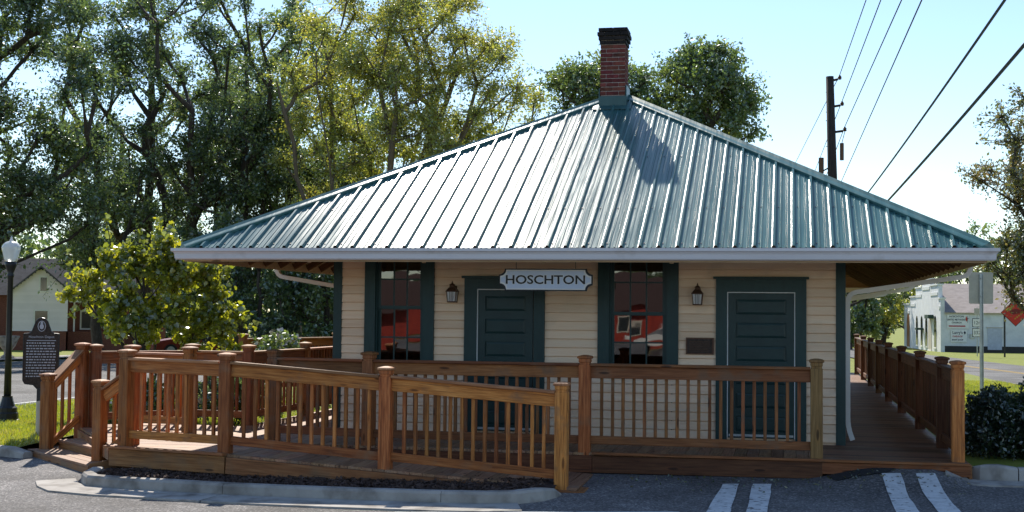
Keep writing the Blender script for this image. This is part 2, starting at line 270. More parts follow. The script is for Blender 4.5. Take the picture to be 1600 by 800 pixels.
class MB:
    def __init__(s): s.v = []; s.f = []
    def add(s, vs, fs):
        n = len(s.v); s.v += [tuple(p) for p in vs]; s.f += [tuple(i+n for i in f) for f in fs]; return s
    def box(s, x0, x1, y0, y1, z0, z1):
        return s.add([(x0,y0,z0),(x1,y0,z0),(x1,y1,z0),(x0,y1,z0),(x0,y0,z1),(x1,y0,z1),(x1,y1,z1),(x0,y1,z1)],
                     [(0,3,2,1),(4,5,6,7),(0,1,5,4),(1,2,6,5),(2,3,7,6),(3,0,4,7)])
    def prism(s, poly, z0, z1):                       # CCW polygon in xy
        n = len(poly)
        return s.add([(p[0],p[1],z0) for p in poly]+[(p[0],p[1],z1) for p in poly],
                     [tuple(range(n-1,-1,-1)), tuple(range(n,2*n))]+[(i,(i+1)%n,n+(i+1)%n,n+i) for i in range(n)])
    def prism_y(s, poly, y0, y1):                     # polygon in xz seen from -Y, CCW
        n = len(poly)
        return s.add([(p[0],y0,p[1]) for p in poly]+[(p[0],y1,p[1]) for p in poly],
                     [tuple(range(n)), tuple(range(2*n-1,n-1,-1))]+[(i,n+i,n+(i+1)%n,(i+1)%n) for i in range(n)])
    def tube(s, pts, r, n=8, caps=True):
        pts = [Vector(p) for p in pts]; rs = r if isinstance(r, (list, tuple)) else [r]*len(pts); b0 = len(s.v); m = len(pts)
        prev = None
        for i, p in enumerate(pts):
            t = ((pts[min(i+1,m-1)]-pts[max(i-1,0)])).normalized()
            if prev is None:
                a = Vector((0,0,1)) if abs(t.z) < 0.9 else Vector((1,0,0)); u = t.cross(a).normalized()
            else: u = (prev - t*prev.dot(t)).normalized()
            prev = u; w = t.cross(u)
            for k in range(n):
                an = 2*math.pi*k/n; s.v.append(tuple(p+(u*math.cos(an)+w*math.sin(an))*rs[i]))
        for i in range(m-1):
            for k in range(n):
                a = b0+i*n+k; b = b0+i*n+(k+1)%n; s.f.append((a, b, b+n, a+n))
        if caps:
            s.f.append(tuple(b0+k for k in range(n-1,-1,-1))); s.f.append(tuple(b0+(m-1)*n+k for k in range(n)))
        return s
    def lathe(s, prof, c=(0,0,0), n=16):              # prof: (r,z) bottom to top
        b0 = len(s.v)
        for r, z in prof:
            for k in range(n):
                a = 2*math.pi*k/n; s.v.append((c[0]+r*math.cos(a), c[1]+r*math.sin(a), c[2]+z))
        for i in range(len(prof)-1):
            for k in range(n):
                a = b0+i*n+k; b = b0+i*n+(k+1)%n; s.f.append((a, b, b+n, a+n))
        s.f.append(tuple(b0+k for k in range(n-1,-1,-1))); s.f.append(tuple(b0+(len(prof)-1)*n+k for k in range(n)))
        return s
    def sweep(s, prof, pts, closed=True):             # prof (out, z) swept along level polyline; out = right of travel
        pts = [Vector(p) for p in pts]; m = len(pts); k = len(prof); b0 = len(s.v)
        for i, p in enumerate(pts):
            d0 = (pts[i]-pts[i-1]).to_2d().normalized() if i else None; d1 = (pts[i+1]-pts[i]).to_2d().normalized() if i < m-1 else None
            d = d0 if d1 is None else d1 if d0 is None else (d0+d1).normalized()
            sc = 1.0 if d0 is None or d1 is None else 1/max(0.3, d.dot(d1)); nx, ny = d.y*sc, -d.x*sc
            for o, z in prof: s.v.append((p.x+nx*o, p.y+ny*o, p.z+z))
        for i in range(m-1):
            for j in range(k if closed else k-1):
                a = b0+i*k+j; b = b0+i*k+(j+1)%k; s.f.append((a, a+k, b+k, b))
        if closed: s.f.append(tuple(b0+j for j in range(k))); s.f.append(tuple(b0+(m-1)*k+j for j in range(k-1,-1,-1)))
        return s
    def mesh(s, name, mat, org=(0,0,0), smooth=False):
        o = Vector(org); me = bpy.data.meshes.new(name); me.from_pydata([Vector(v)-o for v in s.v], [], s.f); me.validate()
        me.materials.append(mat)
        if smooth: me.polygons.foreach_set('use_smooth', [True]*len(me.polygons))
        me.update(); return me
    def build(s, name, mat, parent=None, smooth=False, org=None):
        if org is None:
            a = np.array(s.v); org = Vector((a.min(0)+a.max(0))/2) if parent is not None else Vector((*((a.min(0)+a.max(0))/2)[:2], a[:,2].min()))
        o = bpy.data.objects.new(name, s.mesh(name, mat, org, smooth)); return link(o, parent, org)
def inst(name, me, parent, wloc, rot=None):
    o = bpy.data.objects.new(name, me)
    if rot is not None:
        o.rotation_mode = 'QUATERNION'; o.rotation_quaternion = rot
    return link(o, parent, wloc)
_bm = {}
def beam_mesh(L, w, h, mat, ch=0.004):
    k = (round(L, 3), round(w, 4), round(h, 4), mat.name, ch)
    if k not in _bm:
        a, b = w/2, h/2; c = min(ch, a*0.4, b*0.4)
        prof = [(-a+c,-b),(a-c,-b),(a,-b+c),(a,b-c),(a-c,b),(-a+c,b),(-a,b-c),(-a,-b+c)]
        vs = [(x, p[0], p[1]) for x in (-L/2, L/2) for p in prof]
        fs = [tuple(range(7,-1,-1)), tuple(range(8,16))]+[(i,(i+1)%8,8+(i+1)%8,8+i) for i in range(8)]
        me = bpy.data.meshes.new('beam'); me.from_pydata(vs, [], fs); me.materials.append(mat); _bm[k] = me
    return _bm[k]
def beam(name, p0, p1, w, h, mat, parent, upv=(0,0,1), ch=0.004):
    """bar from p0 to p1, w across, h along up; its own length runs along local X"""
    p0, p1 = Vector(p0), Vector(p1); d = p1-p0; x = d.normalized(); u = Vector(upv)
    y = u.cross(x)
    if y.length < 1e-4: y = Vector((0,1,0)).cross(x)
    y.normalize(); z = x.cross(y)
    q = Matrix((x, y, z)).transposed().to_quaternion()
    return inst(name, beam_mesh(d.length, w, h, mat, ch), parent, (p0+p1)/2, q)
def clip_poly(poly, n, d):                           # keep points with n.p <= d
    out = []
    for i in range(len(poly)):
        a, b = poly[i], poly[(i+1) % len(poly)]; fa = n[0]*a[0]+n[1]*a[1]-d; fb = n[0]*b[0]+n[1]*b[1]-d
        if fa <= 0: out.append(a)
        if (fa < 0 < fb) or (fb < 0 < fa):
            t = fa/(fa-fb); out.append((a[0]+(b[0]-a[0])*t, a[1]+(b[1]-a[1])*t))
    return out
def text(name, body, mat, parent, wloc, size, rot, ext=0.003, sx=1.0, align='CENTER', offset=0.0, bold=0.0):
    cu = bpy.data.curves.new(name, 'FONT'); cu.body = body; cu.size = size; cu.extrude = ext; cu.align_x = align; cu.align_y = 'CENTER'; cu.offset = bold; cu.resolution_u = 3
    t = bpy.data.objects.new(name+'_tmp', cu); C.objects.link(t)
    dg = bpy.context.evaluated_depsgraph_get(); me = bpy.data.meshes.new_from_object(t.evaluated_get(dg)); bpy.data.objects.remove(t)
    me.transform(Matrix.Diagonal((sx, 1, 1, 1))); me.materials.clear(); me.materials.append(mat)
    o = bpy.data.objects.new(name, me); o.rotation_euler = rot
    return link(o, parent, wloc)

# ------------------------------------------------------------------ terrain
def sm(t): t = np.clip(t, 0, 1); return t*t*(3-2*t)
def lot(X, Y):
    X = np.asarray(X, float); Y = np.asarray(Y, float)
    return 0.047+0.033*(np.clip(Y, 9, 18)-13)+0.010*(np.clip(X, -14, 6)+2.4)+0.14*sm((X-0.1)/0.9)*sm((Y-14.8)/1.2)*(1-sm((X-1.65)/0.4))
def terr(X, Y):
    Y = np.asarray(Y, float); a = lot(X, Y); s = sm((Y-18)/10)
    return a*(1-s)+0.05*s-0.0105*np.clip(Y-33, 0, 170)
def sheet(name, xs, ys, fz, mat, kind='structure', mask=None):
    X, Y = np.meshgrid(xs, ys); Z = fz(X, Y); V = np.stack([X, Y, Z], -1).reshape(-1, 3); nx, ny = len(xs), len(ys)
    i = (np.arange(ny-1)[:,None]*nx+np.arange(nx-1)[None]).ravel(); F = np.stack([i, i+1, i+nx+1, i+nx], 1)
    o = bpy.data.objects.new(name, mesh_np(name, V, F, mat, True)); link(o, None, (0,0,0)); tag(o, kind=kind); return o
def strip_sheet(name, pts_a, pts_b, fz, mat, n=24, m=3):   # ribbon between two plan polylines, draped
    def res(p, k):
        p = np.array(p, float); d = np.r_[0, np.cumsum(np.linalg.norm(np.diff(p, axis=0), axis=1))]; t = np.linspace(0, d[-1], k)
        return np.stack([np.interp(t, d, p[:,0]), np.interp(t, d, p[:,1])], 1)
    A, B = res(pts_a, n), res(pts_b, n); t = np.linspace(0, 1, m)[None,:,None]
    P = A[:,None]*(1-t)+B[:,None]*t; Z = fz(P[...,0], P[...,1]); V = np.concatenate([P, Z[...,None]], -1).reshape(-1, 3)
    i = (np.arange(n-1)[:,None]*m+np.arange(m-1)[None]).ravel(); F = np.stack([i, i+1, i+m+1, i+m], 1)
    me = mesh_np(name, V, F, mat, True)
    o = bpy.data.objects.new(name, me)
    me.calc_loop_triangles()
    if me.polygons[0].normal.z < 0: me.flip_normals()
    link(o, None, (0,0,0)); return tag(o, kind='structure')
gx = np.unique(np.r_[np.linspace(-900, -60, 12), np.linspace(-60, 40, 80), np.linspace(40, 900, 12)])
gy = np.unique(np.r_[np.linspace(-400, -20, 8), np.linspace(-20, 60, 65), np.linspace(60, 210, 30), np.linspace(210, 1800, 8)])
sheet('ground', gx, gy, lambda x, y: terr(x, y)-0.06, M['grass'])
lx = np.unique(np.r_[np.linspace(-48, -16, 12), np.linspace(-16, 9, 126), np.linspace(9, 60, 12)])
ly = np.unique(np.r_[np.linspace(-62, 8, 16), np.linspace(8, 17.6, 81)])
lot_o = sheet('parking_lot', lx, ly, lot, M['asphalt'])
# lawns (raised behind the kerbs)
def kerbL(x): return 16.28-0.33*(x+10.3)
def lawn(name, x0, x1, y0f, y1, fz):
    nx, ny = 24, 60; xs = np.linspace(x0, x1, nx); V = []
    for x in xs:
        ya = y0f(x)
        for t in np.linspace(0, 1, ny)**1.7:
            y = ya+(y1-ya)*t; V.append((x, y, float(fz(x, y))))
    i = (np.arange(nx-1)[:,None]*ny+np.arange(ny-1)[None]).ravel(); F = np.stack([i, i+ny, i+ny+1, i+1], 1)
    o = bpy.data.objects.new(name, mesh_np(name, V, F, M['grass'], True)); return tag(link(o, None, (0,0,0)), kind='structure')
def zl(x, y): return terr(x, y)+0.10*(1-sm((np.asarray(y)-17)/5))+0.015
lawn('lawn', -15.45, -10.12, lambda x: kerbL(x)+0.14, 70, zl)
lawn('lawn', -10.121, -7.8, lambda x: 18.35, 70, zl)
lawn('lawn', 2.03, 7.0, lambda x: 16.26, 60, lambda x, y: terr(x, y)+0.13*(1-sm((np.asarray(y)-18)/6))+0.015)
# roads
strip_sheet('road', [(-31.5, -30), (-31.5, 57)], [(-15.6, -30), (-15.6, 57)], lambda x, y: terr(x, y)+0.0, M['road'], n=80, m=5)
strip_sheet('road_edge_line', [(-15.95, 10), (-15.95, 57)], [(-15.83, 10), (-15.83, 57)], lambda x, y: terr(x, y)+0.006, M['paint'], n=60, m=2)
strip_sheet('road', [(7.25, 17), (7.25, 46), (6.3, 54), (3.6, 92), (-4, 150)], [(13.5, 17), (13.2, 46), (11.7, 72.7), (9.6, 110), (4, 150)], lambda x, y: terr(x, y)+0.005, M['road'], n=70, m=4)
for dx in (-0.12, 0.12):
    strip_sheet('road_centre_line', [(10.3+dx-0.05, 17), (10.2+dx-0.05, 46), (9.45+dx-.05, 58.8), (8.28+dx-.05, 73), (6.6+dx-.05, 100)], [(10.3+dx+0.05, 17), (10.2+dx+0.05, 46), (9.45+dx+.05, 58.8), (8.28+dx+.05, 73), (6.6+dx+.05, 100)],
                lambda x, y: terr(x, y)+0.012, M['yellow'], n=60, m=2)
# sidewalk pieces far left
strip_sheet('pavement', [(-35.2, 30), (-35.2, 120)], [(-32.8, 30), (-32.8, 120)], lambda x, y: terr(x, y)+0.02, M['concrete'], n=40, m=2)

# kerbs
KP = [(-0.15, -0.1), (0.012, -0.1), (0.0, 0.105), (-0.02, 0.13), (-0.13, 0.132), (-0.15, 0.12)]
def kerb(name, chains, end_drop=0):
    root = None
    for ci, ch in enumerate(chains):
        pts = [(x, y, float(lot(x, y))-dz) for x, y, dz in ch]
        mb = MB().sweep(KP, pts)
        if root is None: root = tag(mb.build(name, M['concrete']), kind='structure')
        else: mb.build('kerb_stone', M['concrete'], root)
    return root
g = 0.006
kerb('kerb', [[(-8.15, 14.75, 0.0), (-8.05, 14.35, 0), (-7.86, 14.12, 0), (-7.4, 13.99, 0), (-6.86, 13.92, 0), (-6.06, 13.80, 0)],
              [(-6.06+g, 13.80, 0), (-5.4, 13.735, 0), (-4.6, 13.69, 0), (-3.57, 13.67, 0)],
              [(-3.57+g, 13.67, 0), (-3.1, 13.70, 0), (-2.78, 13.80, 0), (-2.55, 14.02, 0.0), (-2.45, 14.25, 0.03), (-2.42, 14.5, 0.12)]])
PAN = [(0.014, -0.08), (0.46, -0.08), (0.46, 0.004), (0.014, 0.018)]
def pan(name, ch):
    mb = MB().sweep(PAN, [(x, y, float(lot(x, y))) for x, y in ch]); o = tag(mb.build(name, M['concrete']), kind='structure'); return o
pan('gutter_pan', [(-8.25, 14.6), (-8.05, 14.3), (-7.86, 14.12), (-7.4, 13.99), (-6.86, 13.92), (-6.06, 13.80)])
pan('gutter_pan', [(-6.052, 13.80), (-5.4, 13.735), (-4.6, 13.69), (-3.57, 13.67), (-3.1, 13.70), (-2.78, 13.80)])
kerb('kerb', [[(-26, kerbL(-26), 0), (-18, kerbL(-18), 0), (-12.45, kerbL(-12.45), 0)], [(-12.44, kerbL(-12.44), 0), (-11, kerbL(-11), 0), (-10.2, kerbL(-10.2), 0), (-9.9, 16.14, 0.05)]])
kerb('kerb', [[(1.90, 16.50, 0.10), (2.0, 16.32, 0.0), (2.12, 16.18, -0.05), (2.3, 16.12, -0.06), (2.52, 16.12, -0.03)], [(2.52+2*g, 16.12, -0.03), (2.8, 16.12, -0.04), (3.6, 16.15, -0.05), (6.0, 16.25, -0.05), (9.5, 16.4, -0.05)]])
mb = MB().sweep([(0.014, -0.08), (0.36, -0.08), (0.36, 0.005), (0.014, 0.02)], [(x, y, float(lot(x, y))) for x, y in [(1.75, 16.2), (2.0, 16.17), (2.12, 16.14), (2.3, 16.12), (2.8, 16.12), (3.6, 16.15), (6.0, 16.25), (9.5, 16.4)]])
tag(mb.build('gutter_pan', M['concrete']), kind='structure')
# paint on the lot
def flat(name, poly, mat, dz, parent=None, nsub=10, m=7):
    (a, b, c, d) = [np.array(p, float) for p in poly]; V = []
    for i in range(nsub+1):
        t = i/nsub; l = a*(1-t)+d*t; r = b*(1-t)+c*t; jl, jr = random.uniform(-0.008, 0.008), random.uniform(-0.008, 0.008)
        for k in range(m):
            u = k/(m-1); p = l*(1-u)+r*u; x = p[0]+jl*(1-u)+jr*u; V.append((x, p[1], float(lot(x, p[1]))+dz))
    F = [(i*m+k, (i+1)*m+k, (i+1)*m+k+1, i*m+k+1) for i in range(nsub) for k in range(m-1)]
    me = mesh_np(name, V, F, mat)
    if me.polygons[0].normal.z < 0: me.flip_normals()
    o = bpy.data.objects.new(name, me); link(o, parent, (0,0,0))
    if parent is None: tag(o, kind='structure')
    return o
for q in [[(-0.742, 15.455), (-0.564, 15.485), (-0.60, 12.6), (-0.86, 12.6)], [(-0.415, 15.509), (-0.203, 15.544), (-0.23, 12.6), (-0.43, 12.6)],
          [(1.009, 15.73), (1.212, 15.75), (1.29, 12.6), (1.06, 12.6)], [(1.372, 15.76), (1.58, 15.78), (1.73, 12.6), (1.5, 12.6)]]:
    flat('painted_stripe', q, M['paint'], 0.008, lot_o)
flat('painted_stripe', [(-3.9, 13.13), (-1.1, 13.62), (-1.05, 13.5), (-3.9, 12.98)], M['paint'], 0.005, lot_o)
flat('asphalt_patch', [(0.40, 16.0), (1.19, 16.01), (1.06, 15.73), (0.50, 15.60)], M['patch'], 0.010, lot_o)

# mulch bed
bx = np.linspace(-8.1, -2.5, 60); rs = np.random.RandomState(3)
def bed_front(x): return np.interp(x, [-8.1, -7.86, -6.86, -6.06, -4.6, -3.57, -2.9, -2.5], [14.5, 14.22, 14.05, 13.93, 13.82, 13.80, 13.9, 14.2])
V = []
for x in bx:
    for t in np.linspace(0, 1, 14):
        y = bed_front(x)*(1-t)+15.1*t; V.append((x, y, float(lot(x, y))+0.065+0.025*math.sin(t*math.pi)*rs.rand()+0.01*rs.rand()))
i = (np.arange(59)[:,None]*14+np.arange(13)[None]).ravel(); F = np.stack([i, i+14, i+15, i+1], 1)
o = bpy.data.objects.new('mulch_bed', mesh_np('mulch_bed', V, F, M['mulch'])); tag(link(o, None, (0,0,0)), kind='structure')
def chips(name, n, fpos, size, mat, label, seed=5):
    r = np.random.RandomState(seed); P = fpos(r, n); d = r.randn(n, 3); d[:,2] *= 0.5; d /= np.linalg.norm(d, axis=1)[:,None]
    e = np.cross(d, r.randn(n, 3)); e /= np.linalg.norm(e, axis=1)[:,None]; L = size*(0.5+r.rand(n,1)); w = L*0.4
    V = np.stack([P-d*L-e*w, P+d*L-e*w, P+d*L+e*w, P-d*L+e*w], 1).reshape(-1,3); F = np.arange(4*n).reshape(n,4)
    o = bpy.data.objects.new(name, mesh_np(name, V, F, mat)); return tag(link(o, None, (0,0,0)), label, 'ground cover', kind='stuff')
def bedpos(r, n):
    x = r.uniform(-7.95, -2.65, n); t = r.rand(n)**0.8; y = bed_front(x)*(1-t)+14.9*t
    return np.stack([x, y, lot(x, y)+0.08+0.025*r.rand(n)], 1)
chips('mulch', 5000, bedpos, 0.022, M['chip'], 'dark bark mulch chips behind the curved kerb')
chips('fallen_leaves', 260, lambda r, n: (lambda x, y: np.stack([x, y, lot(x, y)+0.012], 1))(r.uniform(-2.6, 2.0, n), 15.95-np.abs(r.randn(n))*0.45), 0.014, M['leaf_brown'], 'scattered dry leaves on the asphalt by the deck', seed=8)
# grass blades
def blades(name, label, n, fpos, h, seed):
    r = np.random.RandomState(seed); P = fpos(r, n); n = len(P); a = r.rand(n)*6.283; w = 0.006+0.006*r.rand(n); u = np.stack([np.cos(a)*w, np.sin(a)*w, 0*a], 1)
    tip = np.stack([r.randn(n)*0.02, r.randn(n)*0.02, h*(0.5+r.rand(n))], 1)
    V = np.stack([P-u, P+u, P+tip], 1).reshape(-1,3); F = np.arange(3*n).reshape(n,3)
    o = bpy.data.objects.new(name, mesh_np(name, V, F, M['blade'])); return tag(link(o, None, (0,0,0)), label, 'grass', kind='stuff')
def lawnL(r, n):
    x = r.uniform(-15.4, -8.0, n); y = kerbL(x)+0.16+np.abs(r.randn(n))*5; y = np.where(x > -10.15, np.maximum(y, 18.4+r.rand(n)), y); return np.stack([x, y, zl(x, y)], 1)
blades('grass', 'short sunlit grass of the lawn round the lamp post', 60000, lawnL, 0.05, 1)
def lawnR(r, n):
    x = r.uniform(3.2, 7.0, n); y = 22+26*r.rand(n); return np.stack([x, y, terr(x, y)+0.01], 1)
blades('grass', 'sunlit grass strip between the boxwood and the right road', 40000, lawnR, 0.06, 2)

# ------------------------------------------------------------------ the depot
DK = 0.39                                            # deck level
WX0, WX1, WY0, WY1 = -6.26, 0.68, 18.0, 36.0         # walls
EX0, EX1, EY0, EY1, EZ = -7.77, 2.23, 16.33, 37.6, 2.88   # eaves
AX, AY0, AY1, AZ = -2.68, 21.35, 32.6, 5.58          # ridge
dep = thing('train_depot', 'cream clapboard depot with dark green trim and green ribbed metal hip roof', 'building', ((WX0+WX1)/2, (WY0+WY1)/2, 0.1))
WINS = [(-5.82, -4.82, 1.27, 3.2), (-2.54, -1.46, 1.27, 3.2)]
DOORS = [(-4.387, -3.266, 0.40, 2.53), (-0.965, 0.204, 0.40, 2.535)]
# front wall sheathing with window openings
mb = MB(); xs = [WX0, WINS[0][0]+0.1, WINS[0][1]-0.1, WINS[1][0]+0.1, WINS[1][1]-0.1, WX1]
for a, b in ((0, 1), (2, 3), (4, 5)): mb.box(xs[a]+0.02, xs[b]-0.0, WY0+0.02, WY0+0.14, 0.1, 3.62)
for a, b in ((1, 2), (3, 4)): mb.box(xs[a], xs[b], WY0+0.021, WY0+0.139, 0.1, 1.33); mb.box(xs[a], xs[b], WY0+0.021, WY0+0.139, 3.1, 3.619)
fwall = mb.build('front_wall', M['siding'], dep)
PITCHB = 0.118
def lap_mesh(L, key=[{}]):
    k = round(L, 3)
    if k not in key[0]:
        b = MB(); h = PITCHB-0.011
        vs = []
        for x in (-L/2, L/2): vs += [(x, 0.012, 0), (x, -0.020, 0), (x, -0.022, 0.004), (x, -0.010, h), (x, 0.012, h)]
        b.add(vs, [(4,3,2,1,0), (5,6,7,8,9)]+[(i, (i+1)%5, 5+(i+1)%5, 5+i) for i in range(5)])
        key[0][k] = b.mesh('siding_board', M['siding'])
    return key[0][k]
def spans(z):
    cut = [(w[0], w[1]) for w in WINS if w[2]-0.02 < z+PITCHB/2 < w[3]+0.02]+[(d[0], d[1]) for d in DOORS if z+PITCHB/2 < d[3]]
    cut.sort(); x = WX0+0.10; out = []
    for a, b in cut: out.append((x, a)); x = b
    out.append((x, WX1-0.10)); return out
nb = 27
for i in range(nb):
    z = 0.42+i*PITCHB
    for a, b in spans(z): inst('siding_board', lap_mesh(b-a-0.003), fwall, ((a+b)/2, WY0+0.004, z))
side = {}
for nm, X, sgn in (('side_wall', WX1, 1), ('side_wall', WX0, -1)):
    m2 = MB().box(X-0.14 if sgn > 0 else X+0.02, X-0.02 if sgn > 0 else X+0.14, WY0+0.15, WY1, 0.1, 3.62); w = m2.build(nm, M['siding'], dep)
    for i in range(nb):
        z = 0.42+i*PITCHB; q = Matrix.Rotation(math.pi/2*sgn, 4, 'Z').to_quaternion()
        inst('siding_board', lap_mesh(WY1-WY0-0.2), w, (X-0.004*sgn, (WY0+WY1)/2, z), q)
MB().box(WX0+0.02, WX1-0.02, WY1+0.001, WY1+0.12, 0.1, 3.6).build('back_wall', M['siding'], dep)
MB().box(WX0+0.15, WX1-0.15, WY0+0.15, WY1-0.01, 0.3, 0.42).build('floor', M['interior'], dep)
MB().box(WX0+0.15, WX1-0.15, 20.4, 20.5, 0.425, 3.6).build('partition_wall', M['interior'], dep)
for X in (WX0, WX1):
    s = -1 if X == WX0 else 1
    MB().box(min(X+0.022*s, X-0.10*s), max(X+0.022*s, X-0.10*s), WY0-0.024, WY0+0.09, 0.36, 3.45).build('corner_board', M['trim'], dep)
# windows
def window(x0, x1, z0, z1, mid):
    t = 0.155
    f = MB(); f.box(x0, x0+t, 17.955, 18.018, z0, z1); f.box(x1-t, x1, 17.955, 18.018, z0, z1); f.box(x0+t, x1-t, 17.957, 18.018, z1-0.12, z1)
    f.box(x0+t, x0+t+0.022, 18.0, 18.14, z0, z1-0.12); f.box(x1-t-0.022, x1-t, 18.0, 18.14, z0, z1-0.12)
    w = f.build('window', M['trim'], dep)
    MB().box(x0-0.03, x1+0.03, 17.93, 18.06, z0-0.05, z0-0.002).build('sill', M['trim'], w)
    a, b = x0+t+0.022, x1-t-0.022; st = 0.038; top = z1-0.12
    for yy, za, zb in ((18.055, z0, mid+0.02), (18.025, mid-0.02, top)):
        s = MB(); s.box(a, a+st, yy, yy+0.03, za, zb); s.box(b-st, b, yy, yy+0.03, za, zb); s.box(a+st, b-st, yy+0.001, yy+0.029, za, za+0.045); s.box(a+st, b-st, yy+0.001, yy+0.029, zb-0.045, zb)
        s.build('sash', M['trim'], w)
        ia, ib, iz, it = a+st, b-st, za+0.045, zb-0.045
        if yy < 18.04: it = min(it, 2.88)
        cw, chh = (ib-ia)/3, (it-iz)/2
        for k in (1, 2): MB().box(ia+k*cw-0.010, ia+k*cw+0.010, yy+0.003, yy+0.026, iz, it).build('muntin', M['trim'], w)
        MB().box(ia, ib, yy+0.005, yy+0.024, iz+chh-0.010, iz+chh+0.010).build('muntin', M['trim'], w)
        for c in range(3):
            for r_ in range(2):
                xa, xb = ia+c*cw+(0.010 if c else 0), ia+(c+1)*cw-(0.010 if c < 2 else 0)
                p = MB().box(xa, xb, yy+0.012, yy+0.016, iz+r_*chh+(0.010 if r_ else 0), iz+(r_+1)*chh-(0 if r_ else 0.010)).build('pane', M['glass'], w)
                p.rotation_euler = (random.uniform(-0.004, 0.004), 0, random.uniform(-0.004, 0.004))
window(*WINS[0], 2.12); window(*WINS[1], 2.065)
# doors
def door(x0, x1, z0, z1, lx0, lx1, lz1, strip_sides):
    lz0 = 0.45
    c = MB(); c.box(x0, lx0-0.014, 17.955, 18.02, z0, z1-0.001); c.box(lx1+0.014, x1, 17.955, 18.02, z0, z1-0.001); c.box(lx0-0.014, lx1+0.014, 17.957, 18.02, lz1+0.014, z1-0.002)
    d = c.build('door_casing', M['trim'], dep)
    MB().box(x0-0.035, x1+0.035, 17.925, 18.018, z1, z1+0.032).build('drip_cap', M['trim'], d)
    st = 0.10; lf = MB(); y0, y1 = 17.975, 18.019
    lf.box(lx0, lx0+st, y0, y1, lz0, lz1); lf.box(lx1-st, lx1, y0, y1, lz0, lz1)
    pitch = (lz1-lz0-0.06)/6; lf.box(lx0+st, lx1-st, y0+0.022, y1, lz0, lz1-0.001)
    for k in range(7):
        zc = lz0+0.03+k*pitch; h = 0.055
        lf.box(lx0+st, lx1-st, y0+0.001, y0+0.021, max(lz0, zc-h), min(lz1-0.002, zc+h))
    leaf = lf.build('door', M['door'], dep)
    for k in range(6):
        za = lz0+0.03+k*pitch+0.055; zb = za+pitch-0.11
        p = MB(); a, b, e = lx0+st+0.004, lx1-st-0.004, 0.03
        p.add([(a,y0+0.0205,za),(b,y0+0.0205,za),(b,y0+0.0205,zb),(a,y0+0.0205,zb),(a+e,y0+0.014,za+e),(b-e,y0+0.014,za+e),(b-e,y0+0.014,zb-e),(a+e,y0+0.014,zb-e)],
              [(4,5,6,7),(0,1,5,4),(1,2,6,5),(2,3,7,6),(3,0,4,7)]).build('panel', M['door'], leaf)
    ws = MB()
    if 'l' in strip_sides: ws.box(lx0-0.012, lx0-0.001, 17.962, 17.99, lz0, lz1+0.012)
    if 'r' in strip_sides: ws.box(lx1+0.001, lx1+0.012, 17.962, 17.99, lz0, lz1+0.012)
    ws.box(lx0-0.001, lx1+0.001, 17.962, 17.99, lz1+0.001, lz1+0.012); ws.build('weather_strip', M['white'], leaf)
    MB().box(lx0, lx1, 17.90, 17.97, 0.40, 0.425).box(lx0+0.01, lx1-0.01, 17.966, 17.973, lz0+0.02, lz0+0.05).build('threshold', M['metal'], leaf)
    MB().lathe([(0.0, 0), (0.012, 0.0), (0.012, 0.03), (0.028, 0.035), (0.030, 0.055), (0.018, 0.068), (0, 0.07)]).build('knob', M['bronze'], leaf)
    k = bpy.data.objects[[c.name for c in leaf.children if c.name.startswith('knob')][0]]
    k.rotation_euler = (math.pi/2, 0, 0); k.location = Vector((lx0+0.06, 17.94, 1.33))-WL[leaf.name]
door(*DOORS[0], -4.195, -3.43, 2.371, 'l'); door(*DOORS[1], -0.805, 0.049, 2.352, 'lr')

# ---- roof
def zfront(y): return EZ+(y-EY0)*(AZ-EZ)/(AY0-EY0)
roof = MB()
fn = Vector((0, -(AZ-EZ), AY0-EY0)).normalized()
def yh(x):
    return EY0+(AY0-EY0)*max(0.0, min(1.0, (x-EX0)/(AX-EX0) if x < AX else (EX1-x)/(EX1-AX)))
# deck under the sheets (one closed slab: four slopes)
c8 = [(EX0+.02, EY0+.05, EZ-0.025), (EX1-.02, EY0+.05, EZ-0.025), (EX1-.02, EY1-.05, EZ-0.025), (EX0+.02, EY1-.05, EZ-0.025), (AX, AY0, AZ-0.03), (AX, AY1, AZ-0.03)]
lo = [(x, y, z-0.012) for x, y, z in c8]
roof.add(c8+lo, [(0,1,4),(1,2,5,4),(2,3,5),(3,0,4,5),(6,10,7),(7,10,11,8),(8,11,9),(9,11,10,6),(0,6,7,1),(1,7,8,2),(2,8,9,3),(3,9,6,0)])
roof_o = roof.build('roof', M['soffit'], dep)
SP = 0.2286
PROF = [(-0.030, 0), (-0.013, 0.032), (0.013, 0.032), (0.030, 0), (0.066, 0), (0.073, 0.007), (0.087, 0.007), (0.094, 0), (0.134, 0), (0.141, 0.007), (0.155, 0.007), (0.162, 0), (0.1986, 0)]
xk = EX0+0.03-SP
while xk < EX1:
    pr = [(xk+a, h) for a, h in PROF if EX0+0.005 <= xk+a <= EX1-0.005]
    if len(pr) >= 3:
        if pr[0][0] < AX < pr[-1][0]: pr = sorted(pr+[(AX, np.interp(AX, [p[0] for p in pr], [p[1] for p in pr]))])
        mb = MB(); vs = []
        for x, h in pr:
            for y in (EY0-0.035, max(yh(x), EY0-0.03)):
                p = Vector((x, y, zfront(y)))+fn*(h+0.004); vs.append(tuple(p))
        mb.add(vs, [(2*i, 2*i+2, 2*i+3, 2*i+1) for i in range(len(pr)-1)]); mb.build('roof_panel', M['roof'], roof_o)
    xk += SP
